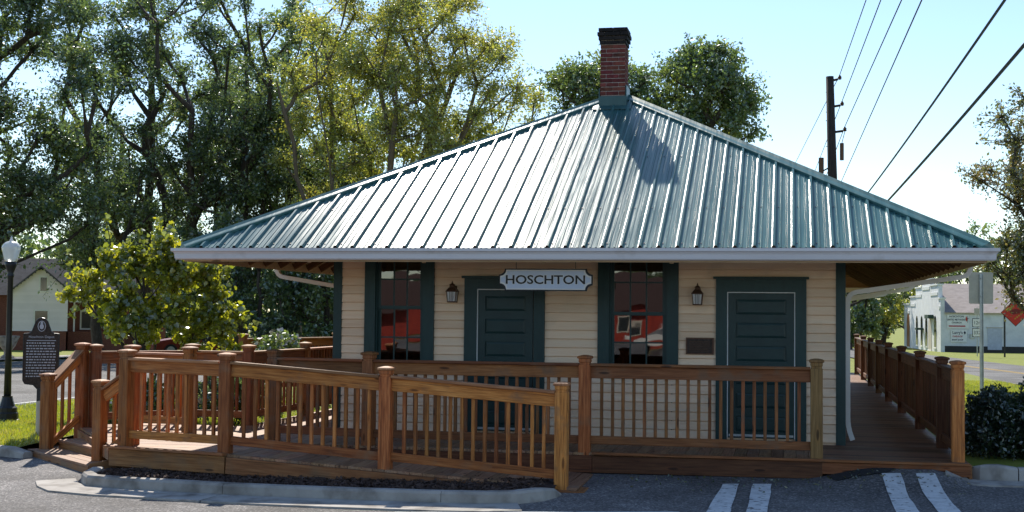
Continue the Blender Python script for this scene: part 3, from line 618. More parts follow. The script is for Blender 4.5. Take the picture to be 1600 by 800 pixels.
# other three slopes, ribbed sheets out of view
def slope_sheet(e0, e1, r0, r1, n):
    e0, e1, r0, r1 = map(Vector, (e0, e1, r0, r1)); nn = (e1-e0).cross(r0-e0).normalized()
    if nn.z < 0: nn = -nn
    mb = MB(); L = (e1-e0).length; k = int(L/SP)
    for i in range(k):
        t0, t1 = i/k, (i+1)/k; pts = []
        for tt, h in ((t0, 0), (t0+0.12/k, 0.02), (t0+0.24/k, 0), (t1, 0)):
            e = e0.lerp(e1, tt)
            # top end along slope direction to the ridge / hip
            s = tt*L; a = (r0-e0).dot((e1-e0).normalized()); b = L-(r1-e0).dot((e1-e0).normalized())
            f = min(1, s/max(a, 1e-6), (L-s)/max(b, 1e-6)); dwn = (r0-e0)-(e1-e0).normalized()*a
            pts += [e+nn*(h+0.004), e+dwn*f+nn*(h+0.004)]
        mb.add(pts, [(2*j, 2*j+2, 2*j+3, 2*j+1) for j in range(3)])
    return mb.build('roof_sheet', M['roof'], roof_o)
A0, A1 = (AX, AY0, AZ), (AX, AY1, AZ)
slope_sheet((EX1, EY0, EZ), (EX1, EY1, EZ), A0, A1, 0); slope_sheet((EX0, EY1, EZ), (EX0, EY0, EZ), A1, A0, 0); slope_sheet((EX1, EY1, EZ), (EX0, EY1, EZ), A1, A1, 0)
# hip and ridge caps
def cap(p0, p1, n1, n2, w=0.105):
    p0, p1, n1, n2 = map(Vector, (p0, p1, n1, n2)); d = (p1-p0).normalized(); n1 = n1.normalized(); n2 = n2.normalized(); m = (n1+n2).normalized()
    a = d.cross(n1).normalized(); b = d.cross(n2).normalized()
    if a.dot(m) > 0: a = -a
    if b.dot(m) > 0: b = -b
    if a.dot(n2) > 0: pass
    # a runs down slope 1, b down slope 2
    ring = []
    for q in (p0, p1):
        ring += [q+a*w+n1*0.002, q+a*w+n1*0.036, q+a*(w-0.02)+n1*0.040, q+a*0.03+n1*0.040, q+m*0.058, q+b*0.03+n2*0.040, q+b*(w-0.02)+n2*0.040, q+b*w+n2*0.036, q+b*w+n2*0.002]
    mb = MB(); mb.add(ring, [(i, i+1, i+10, i+9) for i in range(8)]+[tuple(range(9)), tuple(range(17, 8, -1))])
    return mb.build('hip_cap', M['roof'], roof_o)
nl = Vector((-(AZ-EZ), 0, AX-EX0)); nr = Vector((AZ-EZ, 0, EX1-AX)); nbk = Vector((0, AZ-EZ, EY1-AY1))
cap((EX0-0.01, EY0-0.02, EZ), A0, fn, nl); cap((EX1+0.01, EY0-0.02, EZ), A0, fn, nr); cap(A0, A1, nl, nr); cap((EX0, EY1, EZ), A1, nl, nbk); cap((EX1, EY1, EZ), A1, nr, nbk)
# screws near the eave and on the second purlin row
mb = MB(); xk = EX0+0.03+SP
while xk < EX1-0.2:
    for y in (EY0+0.07, EY0+1.02, EY0+2.6):
        x = xk+random.choice((0.045, 0.05, 0.055))
        if y < yh(x)-0.25:
            p = Vector((x, y, zfront(y)))+fn*0.005; q = p+fn*0.008; mb.tube([p, q], 0.008, 6)
    xk += SP
tag(mb.build('roof_screws', M['dark_metal'], roof_o), kind='stuff')
# soffit planks and rafters
def soffit_side(xe, xw, sgn):
    sl = (AZ-EZ)/abs(AX-xe); n = 12; wdt = abs(xw-xe)/n
    for i in range(n):
        xa, xb = xe-sgn*(i+0.05)*wdt, xe-sgn*(i+0.97)*wdt; xm = (xa+xb)/2; z = EZ-0.055+abs(xm-xe)*sl
        ys = EY0+0.08+abs(xb-xe)*1.02
        upv = Vector((sl*sgn, 0, 1))
        beam('soffit_plank', (xm, ys, z), (xm, EY1-0.1-abs(xb-xe)*1.02, z), wdt*0.96*math.sqrt(1+sl*sl), 0.018, M['soffit'], roof_o, upv, 0.003)
    y = 18.35
    while y < 36:
        beam('rafter', (xw-sgn*0.02, y, EZ-0.115+abs(xw-xe)*sl-0.01), (xe-sgn*0.05, y, EZ-0.125), 0.045, 0.10, M['sidewood'], roof_o, (0,0,1))
        y += 0.61
soffit_side(EX1, WX1, 1); soffit_side(EX0, WX0, -1)
for i in range(12):
    sl = (AZ-EZ)/(AY0-EY0); wdt = (WY0-EY0)/12; ya = EY0+(i+0.5)*wdt; z = EZ-0.055+(ya-EY0)*sl; h = (i+1)*wdt+0.08
    beam('soffit_plank', (EX0+h, ya, z), (EX1-h, ya, z), wdt*0.96*1.13, 0.018, M['soffit'], roof_o, (0, -sl, 1), 0.003)
for x in (-6.08, -4.55, -3.0, -1.42, 0.10):
    beam('rafter', (x, WY0-0.03, EZ-0.115+(WY0-EY0)*sl), (x, EY0+0.08, EZ-0.15), 0.05, 0.12, M['rafter'], roof_o)
for xe, xw in ((EX0, WX0), (EX1, WX1)):
    s = 1 if xe > 0 else -1
    beam('hip_rafter', (xw+0.05*s, WY0-0.06, EZ-0.12+1.6*0.54), (xe-0.10*s, EY0+0.12, EZ-0.12), 0.05, 0.12, M['rafter'], roof_o)
# gutters
GP = [(0.0, -0.012), (0.0, -0.145), (0.075, -0.145), (0.088, -0.130), (0.092, -0.075), (0.105, -0.050), (0.128, -0.038), (0.128, 0.0), (0.116, 0.0), (0.113, -0.014)]
gz = EZ-0.022
mb = MB().sweep(GP, [(EX0, EY1-6, gz), (EX0, EY0, gz)][::-1]) if False else None
def gutter_run(p0, p1, m0, m1):
    """straight run; ends cut at 45 degrees where m is set"""
    p0, p1 = Vector(p0), Vector(p1); d = (p1-p0).normalized(); o = Vector((d.y, -d.x, 0)); vs = []
    for p, sg, mt in ((p0, -1, m0), (p1, 1, m1)):
        for a, z in GP: vs.append(tuple(p+o*a+d*(sg*a if mt else 0)+Vector((0, 0, z))))
    k = len(GP)
    return MB().add(vs, [(i, k+i, k+(i+1)%k, (i+1)%k) for i in range(k)]+[tuple(range(k)), tuple(range(2*k-1, k-1, -1))]).build('gutter', M['gutter'], roof_o)
gutter_run((EX0, EY0, gz), (EX1, EY0, gz), 1, 1); gutter_run((EX1, EY0, gz), (EX1, EY1, gz), 1, 1)
gutter_run((EX0, EY1, gz), (EX0, EY0, gz), 1, 1); gutter_run((EX1, EY1, gz), (EX0, EY1, gz), 1, 1)
MB().box(EX0+0.002, EX1-0.002, EY0+0.002, EY0+0.03, EZ-0.19, EZ-0.03).box(EX1-0.03, EX1-0.003, EY0+0.031, EY1-0.03, EZ-0.19, EZ-0.03).box(EX0+0.003, EX0+0.03, EY0+0.031, EY1-0.03, EZ-0.19, EZ-0.03).build('fascia', M['rafter'], roof_o)
# downspouts
def rect_pipe(mb, pts, w, h):
    pts = [Vector(p) for p in pts]; m = len(pts); b0 = len(mb.v)
    for i, p in enumerate(pts):
        t = (pts[min(i+1,m-1)]-pts[max(i-1,0)]).normalized(); y = Vector((0,1,0)); u = y.cross(t).normalized()
        for a, b in ((-1,-1),(1,-1),(1,1),(-1,1)): mb.v.append(tuple(p+u*a*w/2+y*b*h/2))
    for i in range(m-1):
        for k in range(4): mb.f.append((b0+i*4+k, b0+i*4+(k+1)%4, b0+(i+1)*4+(k+1)%4, b0+(i+1)*4+k))
    mb.f.append(tuple(b0+k for k in (3,2,1,0))); mb.f.append(tuple(b0+(m-1)*4+k for k in range(4)))
def arc(pts, r=0.09, n=4):
    pts = [Vector(p) for p in pts]; out = [pts[0]]
    for a, b, c in zip(pts, pts[1:], pts[2:]):
        d0 = (a-b).normalized(); d1 = (c-b).normalized(); p, q = b+d0*r, b+d1*r
        for i in range(n+1):
            t = i/n; out.append(p*(1-t)**2+b*2*t*(1-t)+q*t*t)
    return out+[pts[-1]]
def downspout(sgn, xe, xw, y, kick=True):
    mb = MB(); xg = xe+0.06*sgn; xd = xw+0.055*sgn
    pts = [(xg, y, gz-0.14), (xg, y, 2.60), (xd+0.0*sgn, y-0.16 if sgn > 0 else y, 2.36), (xd, y-0.16 if sgn > 0 else y, 0.62)]
    if kick: pts += [(xd+0.06*sgn, y-0.2, 0.45)]
    rect_pipe(mb, arc(pts, 0.12), 0.062, 0.085); d = mb.build('downspout', M['spout'] , roof_o)
    for z in (1.9, 0.9): MB().box(xd-0.05, xd+0.05, (y-0.16 if sgn > 0 else y)-0.055, (y-0.16 if sgn > 0 else y)+0.055, z, z+0.03).build('strap', M['spout'], d) if False else None
downspout(1, EX1, WX1, 18.32); downspout(1, EX1, WX1, 26.5); downspout(1, EX1, WX1, 33.5); downspout(-1, EX0, WX0, 19.75); 

# ---- chimney
CX0, CX1, CY0, CY1 = -2.935, -2.535, 20.84, 21.24
ch = MB().box(CX0+0.012, CX1-0.012, CY0+0.012, CY1-0.012, 4.6, 6.53).build('chimney', M['mortar'], roof_o)
BW, BH, BD, J = 0.192, 0.056, 0.09, 0.011
_bk = {}
def brick(p, dx, dy, dz, soot):
    k = (round(dx,3), round(dy,3), round(dz, 3), soot)
    if k not in _bk:
        b = MB(); a, c, h, e = dx/2, dy/2, dz/2, 0.004
        vs = [(sx*(a-(e if zz else 0)), sy*(c-(e if zz else 0)), z*h) for z, zz in ((-1,1),(-1+2*e/dz,0),(1-2*e/dz,0),(1,1)) for sx, sy in ((-1,-1),(1,-1),(1,1),(-1,1))]
        fs = [(3,2,1,0), (12,13,14,15)]+[(l*4+i, l*4+(i+1)%4, (l+1)*4+(i+1)%4, (l+1)*4+i) for l in range(3) for i in range(4)]
        _bk[k] = b.add(vs, fs).mesh('brick', M['sootbrick'] if soot else M['brick'])
    q = Matrix.Rotation(random.uniform(-0.012, 0.012), 4, 'Z').to_quaternion()
    inst('brick', _bk[k], ch, (p[0]+random.uniform(-.002,.002), p[1]+random.uniform(-.003,.003), p[2]), q)
nc = 18; zb = 5.36
for c in range(nc):
    z = zb+c*(BH+J)+BH/2; g2 = 0.0; soot = c >= nc-4 or (c == nc-5 and False)
    if z > 6.58: break
    g2 = {nc-4: 0.012, nc-3: 0.03, nc-2: 0.045, nc-1: 0.03}.get(c, 0.0)
    x0, x1, y0, y1 = CX0-g2, CX1+g2, CY0-g2, CY1+g2; w = x1-x0
    for (fx, fy) in ((1, y0+BD/2), (1, y1-BD/2)):
        cuts = [0, w*0.5, w] if c % 2 else [0, w*0.235, w*0.735, w]
        for a, b in zip(cuts, cuts[1:]): brick((x0+(a+b)/2, fy, z), b-a-J*(0.5 if a == 0 or b == w else 1), BD, BH, soot)
    for fx in (x0+BD/2, x1-BD/2):
        ya, yb = y0+BD+J, y1-BD-J; m_ = (ya+yb)/2 if c % 2 else None
        if m_:
            brick((fx, (ya+m_)/2, z), BD, m_-ya-J, BH, soot); brick((fx, (m_+yb)/2, z), BD, yb-m_-J, BH, soot)
        else: brick((fx, (ya+yb)/2, z), BD, yb-ya, BH, soot)
# flashing boot
fz = zfront(CY0)
MB().box(CX0-0.018, CX1+0.018, CY0-0.02, CY0-0.002, fz-0.03, fz+0.17).box(CX0-0.02, CX0-0.004, CY0-0.002, CY1+0.02, fz-0.05, fz+0.30).box(CX1+0.004, CX1+0.02, CY0-0.002, CY1+0.02, fz-0.05, fz+0.34).build('flashing', M['flash'], ch)
y2 = CY0-0.16
MB().add([(CX0-0.10, y2, zfront(y2)+0.028), (CX1+0.10, y2, zfront(y2)+0.028), (CX1+0.10, CY0+0.12, zfront(CY0+0.12)+0.03), (CX0-0.10, CY0+0.12, zfront(CY0+0.12)+0.03)]+
         [(CX0-0.10, y2, zfront(y2)+0.022), (CX1+0.10, y2, zfront(y2)+0.022), (CX1+0.10, CY0+0.12, zfront(CY0+0.12)+0.022), (CX0-0.10, CY0+0.12, zfront(CY0+0.12)+0.022)],
         [(0,1,2,3),(7,6,5,4),(0,4,5,1),(1,5,6,2),(2,6,7,3),(3,7,4,0)]).build('apron', M['flash'], ch)

# ---- hanging sign, lanterns, plaque
sg = thing('hanging_sign', 'pale blue notched name board reading HOSCHTON hung under the front eave', 'sign', (-3.065, 16.9, 2.35))
def notched(x0, x1, z0, z1, r, n=6):
    pts = []
    for cx, cz, a0 in ((x0, z0, 90), (x1, z0, 180), (x1, z1, 270), (x0, z1, 0)):
        arcp = [(cx+r*math.cos(R(a0-90*i/n)), cz+r*math.sin(R(a0-90*i/n))) for i in range(n+1)]
        e = r*0.18
        pts += arcp
    return pts
sx0, sx1, sz0, sz1 = -3.672, -2.458, 2.343, 2.628
def plate(pts, y0, y1): return MB().prism_y(pts, y0, y1)
plate(notched(sx0, sx1, sz0, sz1, 0.075), 16.90, 16.935).build('board', M['black'], sg)
plate(notched(sx0+0.016, sx1-0.016, sz0+0.016, sz1-0.016, 0.079), 16.892, 16.899).build('white_border', M['white'], sg)
plate(notched(sx0+0.030, sx1-0.030, sz0+0.030, sz1-0.030, 0.083), 16.885, 16.891).build('field', M['signface'], sg)
tx = text('lettering_outline', 'HOSCHTON', M['white'], sg, (-3.065, 16.8835, 2.481), 0.156, (math.pi/2, 0, 0), 0.001, 1.19, bold=0.0085)
tx = text('lettering', 'HOSCHTON', M['black'], sg, (-3.065, 16.8805, 2.481), 0.156, (math.pi/2, 0, 0), 0.0015, 1.19, bold=0.003)
for x in (-3.45, -2.68):
    MB().tube([(x, 16.918, sz1-0.005), (x, 16.918, 3.10)], 0.004, 6).build('hanger_rod', M['dark_metal'], sg)
def lantern(x, z0, label):
    t = thing('wall_lantern', label, 'lantern', (x, 17.98, z0), 'lanterns on the depot front')
    def fr(w0, w1, za, zb, y=17.855): return [(x-w0, y-w0, za), (x+w0, y-w0, za), (x+w0, y+w0, za), (x-w0, y+w0, za), (x-w1, y-w1, zb), (x+w1, y-w1, zb), (x+w1, y+w1, zb), (x-w1, y+w1, zb)]
    BX = [(0,3,2,1),(4,5,6,7),(0,1,5,4),(1,2,6,5),(2,3,7,6),(3,0,4,7)]
    MB().add(fr(0.058, 0.062, z0, z0+0.014), BX).build('base', M['bronze'], t)
    for sx in (-1, 1):
        for sy in (-1, 1): MB().tube([(x+sx*0.054, 17.855+sy*0.054, z0+0.014), (x+sx*0.066, 17.855+sy*0.066, z0+0.145)], 0.006, 5).build('cage_bar', M['bronze'], t)
    for sx in (-1, 0, 1): MB().tube([(x+sx*0.02, 17.798, z0+0.014), (x+sx*0.024, 17.789, z0+0.145)], 0.003, 4).build('cage_bar', M['bronze'], t)
    MB().add(fr(0.050, 0.060, z0+0.016, z0+0.143), BX).build('glass', M['lamp_glass'], t)
    MB().add(fr(0.078, 0.076, z0+0.145, z0+0.158), BX).add(fr(0.074, 0.040, z0+0.158, z0+0.205), BX).add(fr(0.036, 0.030, z0+0.205, z0+0.235), BX).add(fr(0.042, 0.010, z0+0.235, z0+0.262), BX).build('roof_cap', M['bronze'], t)
    MB().lathe([(0.006, 0), (0.012, 0.012), (0.005, 0.026), (0.001, 0.036)], (x, 17.855, z0+0.262), 8).build('finial', M['bronze'], t)
    MB().box(x-0.035, x+0.035, 17.965, 17.985, z0+0.05, z0+0.23).tube([(x, 17.968, z0+0.21), (x, 17.93, z0+0.225), (x, 17.88, z0+0.21)], 0.010, 6).build('wall_plate', M['bronze'], t)
lantern(-4.532, 2.195, 'brown coach lantern on the wall left of the name board')
lantern(-1.20, 2.185, 'brown coach lantern above the bronze plaque')
pl = tag(MB().box(-1.358, -0.99, 17.955, 17.983, 1.535, 1.757).build('wall_plaque', M['bronze']), 'small dark bronze plaque on the siding beside the right door', 'plaque')
MB().box(-1.338, -1.01, 17.949, 17.954, 1.553, 1.739).build('plaque_face', M['plaque'], pl)
mb = MB()
for r_ in range(7):
    x = -1.31
    while x < -1.06:
        w = random.uniform(0.012, 0.035); mb.box(x, min(x+w, -1.04), 17.9465, 17.949, 1.575+r_*0.021, 1.582+r_*0.021); x += w+0.008
tag(mb.build('raised_lettering', M['bronze'], pl), kind='stuff')

# ------------------------------------------------------------------ decks
def boards(parent, poly, ang, z, w=0.14, gap=0.006, th=0.028, mat='deck', z_at=None):
    """boards running along direction ang, clipped to a convex plan polygon"""
    d = (math.cos(ang), math.sin(ang)); n = (-d[1], d[0]); ts = [p[0]*n[0]+p[1]*n[1] for p in poly]; t = min(ts)+0.002
    while t < max(ts)-0.02:
        q = clip_poly(clip_poly(poly, n, min(t+w, max(ts))), (-n[0], -n[1]), -t)
        if len(q) >= 3:
            ss = [p[0]*d[0]+p[1]*d[1] for p in q]; area = 0.5*abs(sum(q[i][0]*q[(i+1)%len(q)][1]-q[(i+1)%len(q)][0]*q[i][1] for i in range(len(q))))
            if area > 0.004:
                cx, cy = sum(p[0] for p in q)/len(q), sum(p[1] for p in q)/len(q)
                loc = [((p[0]-cx)*d[0]+(p[1]-cy)*d[1], (p[0]-cx)*n[0]+(p[1]-cy)*n[1]) for p in q]
                zz = z+random.uniform(-0.0015, 0.0015)
                me = MB().prism(loc, -th, 0).mesh('deck_board', M[mat])
                inst('deck_board', me, parent, (cx, cy, zz), Matrix.Rotation(ang, 4, 'Z').to_quaternion())
        t += w+gap
DKZ = DK
# porch in front of the depot
po = thing('porch_deck', 'plank porch deck running along the depot front wall', 'deck', (-3.0, 17, 0.2))
boards(po, [(-6.38, 16.07), (0.36, 16.07), (0.36, 17.94), (-6.38, 17.94)], math.pi/2, DKZ)
beam('skirt_board', (-2.32, 16.045, 0.26), (0.36, 16.045, 0.275), 0.035, 0.20, M['walnut'], po)  # shade on the porch skirt is painted in by the darker wood
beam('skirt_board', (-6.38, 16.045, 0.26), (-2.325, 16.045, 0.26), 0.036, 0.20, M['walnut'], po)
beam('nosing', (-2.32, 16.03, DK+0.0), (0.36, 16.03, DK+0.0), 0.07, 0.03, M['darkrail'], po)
wk = thing('walkway_deck', 'long plank walkway along the right side of the depot', 'deck', (1.3, 26, 0.2))
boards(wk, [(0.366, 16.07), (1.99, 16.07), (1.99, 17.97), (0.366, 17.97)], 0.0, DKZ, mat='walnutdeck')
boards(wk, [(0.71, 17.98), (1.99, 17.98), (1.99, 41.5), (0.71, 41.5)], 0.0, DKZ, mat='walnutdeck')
beam('skirt_board', (0.362, 16.045, 0.30), (2.0, 16.045, 0.315), 0.035, 0.13, M['darkrail'], wk)  # darker wood than the side skirt, its colour standing in for shade
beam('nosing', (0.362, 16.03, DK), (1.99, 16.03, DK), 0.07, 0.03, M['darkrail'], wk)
beam('skirt_board', (2.01, 16.12, 0.27), (2.01, 41.5, 0.0), 0.035, 0.22, M['skirt'], wk)
ld = thing('landing_deck', 'plank landing between the steps and the ramp', 'deck', (-7.8, 16.6, 0.1))
LP = [(-8.05, 15.08), (-6.385, 14.66), (-6.385, 18.30), (-9.30, 18.30), (-9.98, 17.62)]
boards(ld, LP, 0.0, DKZ)
beam('skirt_board', (-8.08, 15.065, 0.265), (-6.40, 14.64, 0.265), 0.036, 0.205, M['skirt'], ld)
beam('nosing', (-8.13, 15.045, DK+0.002), (-6.40, 14.61, DK+0.002), 0.09, 0.03, M['skirt'], ld)
beam('skirt_board', (-9.98, 17.60, 0.29), (-8.1, 15.09, 0.29), 0.03, 0.14, M['skirt'], ld)
for x, y in ((-7.9, 15.2), (-6.6, 14.9), (-9.6, 17.6)): beam('support_post', (x, y, 0.02), (x, y, 0.355), 0.10, 0.10, M['darkrail'], ld)
lw = thing('side_walkway_deck', 'plank walkway along the left side of the depot', 'deck', (-7.0, 24, 0.1))
boards(lw, [(-7.72, 18.31), (-6.29, 18.31), (-6.29, 30), (-7.72, 30)], 0.0, DKZ)
# ramp
rp = thing('ramp_deck', 'sloping plank wheelchair ramp in front of the porch', 'ramp', (-4.4, 15.3, 0.1))
RX0, RX1, RZ0, RZ1 = -6.375, -2.28, DK, 0.145
def rz(x): return RZ0+(RZ1-RZ0)*(x-RX0)/(RX1-RX0)
x = RX0+0.072
while x < RX1:
    beam('deck_board', (x, 14.64, rz(x)-0.014), (x, 16.02, rz(x)-0.014), 0.14, 0.028, M['deck'], rp, (0.06, 0, 1), 0.003); x += 0.146
beam('skirt_board', (RX0, 14.615, RZ0-0.125), (RX1+0.02, 14.615, RZ1-0.125), 0.036, 0.19, M['skirt'], rp)
beam('end_board', (RX1+0.03, 14.62, RZ1-0.045), (RX1+0.03, 16.02, RZ1-0.045), 0.10, 0.03, M['skirt'], rp)
# steps
U = Vector((0.757, -0.653, 0)).normalized(); NV = Vector((0.653, 0.757, 0)).normalized()
st = thing('wooden_steps', 'short flight of wooden steps turned towards the kerb', 'steps', (-9.2, 16.2, 0.08))
P1 = Vector((-10.06, 16.49, 0))
for k, (zt, off, u0, u1) in enumerate(((0.165, 0.0, 0.0, 2.28), (0.278, 0.40, 0.05, 2.2))):
    for j in range(3 if k == 0 else 3):
        a = P1+NV*(off+0.075+j*0.148); beam('tread', (*(a+U*u0).to_2d(), zt-0.016), (*(a+U*u1).to_2d(), zt-0.016), 0.142, 0.032, M['deck'], st)
    a = P1+NV*(off+0.02); zlo = 0.03 if k == 0 else 0.165
    beam('riser', (*(a+U*(u0+0.01)).to_2d(), (zt-0.033+zlo)/2), (*(a+U*(u1-0.01)).to_2d(), (zt-0.033+zlo)/2), 0.03, zt-0.034-zlo, M['skirt'], st)
a = P1+NV*0.80
beam('riser', (*(a+U*0.02).to_2d(), 0.315), (*(a+U*2.15).to_2d(), 0.315), 0.03, 0.075, M['skirt'], st)
e = P1+U*2.27
beam('stringer', (*(e+NV*0.03).to_2d(), 0.10), (*(e+NV*0.85).to_2d(), 0.22), 0.036, 0.16, M['skirt'], st)

# ------------------------------------------------------------------ railings
def post_meshes(h, mat, key={}):
    k = (round(h, 3), mat.name)
    if k not in key:
        a = 0.07; b = MB()
        # chamfered shaft with a routed neck below the cap
        prof = [(a, 0), (a, h-0.115), (a-0.008, h-0.108), (a-0.008, h-0.085), (a, h-0.078), (a, h-0.042)]
        vs = []
        for r_, z in prof:
            c = 0.007
            vs += [(-r_+c,-r_,z),(r_-c,-r_,z),(r_,-r_+c,z),(r_,r_-c,z),(r_-c,r_,z),(-r_+c,r_,z),(-r_,r_-c,z),(-r_,-r_+c,z)]
        b.add([(z, x, y) for x, y, z in vs], [tuple(range(7,-1,-1)), tuple(range(40,48))]+[(l*8+i, l*8+(i+1)%8, (l+1)*8+(i+1)%8, (l+1)*8+i) for l in range(5) for i in range(8)])
        sh = b.mesh('post', mat)
        cpm = MB(); vs = []
        for r_, z in ((0.072, h-0.042), (0.086, h-0.034), (0.086, h-0.014), (0.074, h-0.006), (0.02, h+0.006)): vs += [(-r_,-r_,z),(r_,-r_,z),(r_,r_,z),(-r_,r_,z)]
        cpm.add([(z, x, y) for x, y, z in vs], [(3,2,1,0),(16,17,18,19)]+[(l*4+i, l*4+(i+1)%4, (l+1)*4+(i+1)%4, (l+1)*4+i) for l in range(4) for i in range(4)])
        key[k] = (sh, cpm)
    return key[k]
_cap = {}
QV = Matrix(((0, 1, 0), (0, 0, 1), (1, 0, 0))).to_quaternion()     # local X -> world Z
def rail_post(parent, x, y, z0, z1, mat, capmat, rot=0.0):
    sh, cpm = post_meshes(z1-z0, mat); q = Matrix.Rotation(rot, 4, 'Z').to_quaternion() @ QV
    p = inst('post', sh, parent, (x, y, z0), q)
    k = (round(z1-z0, 3), capmat.name)
    if k not in _cap: _cap[k] = cpm.mesh('post_cap', capmat)
    o = bpy.data.objects.new('post_cap', _cap[k]); C.objects.link(o); o.parent = p; WL[o.name] = Vector((x, y, z0))
    return p
def railing(label, posts, mats=('rail', 'railcap'), spacing=0.128, skip=(), ends=True, bal_n=None, group='stained wooden railings around the deck', postmats={}, low=0.10):
    """posts: (x, y, z_bottom, z_top, deck_z); rails run between consecutive posts except indices in skip"""
    x0 = min(p[0] for p in posts); t = thing('wooden_railing', label, 'railing', (sum(p[0] for p in posts)/len(posts), sum(p[1] for p in posts)/len(posts), min(p[2] for p in posts)), group)
    m, mc = M[mats[0]], M[mats[1]]
    for i, p in enumerate(posts):
        q = posts[i+1] if i+1 < len(posts) else posts[i-1] if i else p
        rot = math.atan2(q[1]-p[1], q[0]-p[0]) if ends else 0.0
        pm = M[postmats[i]] if i in postmats else m
        rail_post(t, p[0], p[1], p[2], p[3], pm, pm if i in postmats else mc, rot)
    for i in range(len(posts)-1):
        if i in skip: continue
        a, b = Vector(posts[i][:2]), Vector(posts[i+1][:2]); d = (b-a).normalized(); L = (b-a).length
        if L < 0.3: continue
        pa, pb = a+d*0.071, b-d*0.071
        za, zb = posts[i][3]-0.095, posts[i+1][3]-0.095; da, db = posts[i][4], posts[i+1][4]
        beam('handrail', (*pa, za-0.017), (*pb, zb-0.017), 0.135, 0.034, mc, t, ch=0.006)
        beam('top_rail', (*pa, za-0.107), (*pb, zb-0.107), 0.038, 0.143, m, t)
        beam('bottom_rail', (*pa, da+low+0.05), (*pb, db+low+0.05), 0.038, 0.10, m, t)
        n = bal_n or max(1, int(round((L-0.14)/spacing))-1); nrm = Vector((d.y, -d.x))*0.039
        if nrm.y < 0: nrm = -nrm          # balusters on the inner (house) side
        for k in range(n):
            f = (k+1)/(n+1); p = pa.lerp(pb, f)+nrm; z1 = za+(zb-za)*f-0.035; z0 = da+(db-da)*f+low-0.005
            p2 = p+Vector((random.uniform(-.006, .006), random.uniform(-.004, .004)))
            mk = beam_mesh(round(z1-z0, 2), 0.038, 0.038, m, 0.003)
            inst('baluster', mk, t, (*((p+p2)/2), (z0+z1)/2), Matrix.Rotation(math.atan2(d.y, d.x)+random.uniform(-0.06, 0.06), 4, 'Z').to_quaternion() @ QV)
    return t
TOP = 1.555
# porch railing (behind the ramp)
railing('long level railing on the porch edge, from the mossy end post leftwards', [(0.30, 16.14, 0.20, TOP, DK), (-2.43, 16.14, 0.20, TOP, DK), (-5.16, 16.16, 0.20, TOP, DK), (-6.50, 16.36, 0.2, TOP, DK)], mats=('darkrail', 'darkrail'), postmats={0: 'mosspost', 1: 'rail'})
# ramp railing in front
railing('front railing of the ramp, sloping down to a post beside the kerb', [(-7.93, 15.16, 0.20, TOP+0.01, DK), (-6.46, 14.77, 0.18, TOP, DK), (-4.50, 14.73, 0.10, 1.432, 0.265), (-2.47, 14.70, 0.05, 1.300, 0.135)], spacing=0.135)
# right walkway railing
ry = [16.36, 18.0, 21.0, 24.4, 27.6, 30.6, 33.6, 36.9, 40.5]
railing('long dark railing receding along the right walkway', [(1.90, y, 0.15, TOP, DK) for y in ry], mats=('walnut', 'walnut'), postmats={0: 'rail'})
# stair railings
railing('short sloping stair railing on the far side of the steps', [(-9.80, 17.42, 0.2, TOP+0.02, DK+0.02), (-9.84, 16.60, 0.08, 1.18, 0.10)], bal_n=3, low=0.06)
railing('short sloping stair railing nearest the ramp landing', [(-7.95, 15.36, 0.2, 1.40, DK-0.02), (-8.46, 15.50, 0.05, 1.17, 0.15)], bal_n=2, low=0.06)
# landing back railings
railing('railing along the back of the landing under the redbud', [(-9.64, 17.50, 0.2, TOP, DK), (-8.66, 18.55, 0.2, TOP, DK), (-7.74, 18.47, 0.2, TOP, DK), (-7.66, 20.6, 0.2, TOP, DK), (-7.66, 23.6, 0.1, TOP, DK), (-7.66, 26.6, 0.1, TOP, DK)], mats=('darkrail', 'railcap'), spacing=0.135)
railing('short railing panel standing on the landing behind the front railing', [(-9.05, 17.45, 0.38, TOP, DK), (-8.02, 17.10, 0.38, TOP, DK)], mats=('rail', 'railcap'))
railing('far railing corner beyond the flowering bush', [(-10.6, 25.0, 0.1, 1.60, DK), (-9.7, 28.0, 0.1, 1.60, DK), (-7.9, 25.6, 0.1, 1.6, DK)], mats=('darkrail', 'railcap'))

# ------------------------------------------------------------------ site furniture
def xf(mb, M4):
    mb.v = [tuple(M4 @ Vector(v)) for v in mb.v]; return mb
def frame_at(x, y, z, ang): return Matrix.Translation((x, y, z)) @ Matrix.Rotation(ang, 4, 'Z')
# lamp post
lz = float(zl(-13.04, 20.73)); lp = thing('lamp_post', 'black lamp post with a white acorn globe on the left lawn', 'street lamp', (-13.04, 20.73, lz))
L0 = (-13.04, 20.73, lz)
MB().lathe([(0.21, 0), (0.21, 0.04), (0.185, 0.05), (0.185, 0.15), (0.165, 0.17), (0.165, 0.24), (0.13, 0.27), (0.10, 0.36), (0.085, 0.42), (0.088, 0.44)], L0, 12).build('base', M['dark_metal'], lp)
MB().lathe([(0.062, 0.44), (0.050, 1.4), (0.046, 2.45), (0.058, 2.47), (0.058, 2.50), (0.046, 2.52), (0.075, 2.60), (0.098, 2.66), (0.098, 2.72)], L0, 14).build('pole', M['dark_metal'], lp, True)
MB().lathe([(0.098, 2.725), (0.115, 2.78), (0.15, 2.92), (0.155, 2.96), (0.15, 2.985), (0.13, 3.02), (0.10, 3.05), (0.06, 3.07), (0.03, 3.075)], L0, 18).build('globe', M['lamp_glass'], lp, True)
MB().lathe([(0.03, 3.076), (0.034, 3.09), (0.016, 3.11), (0.02, 3.13), (0.004, 3.16)], L0, 10).build('finial', M['lamp_glass'], lp)
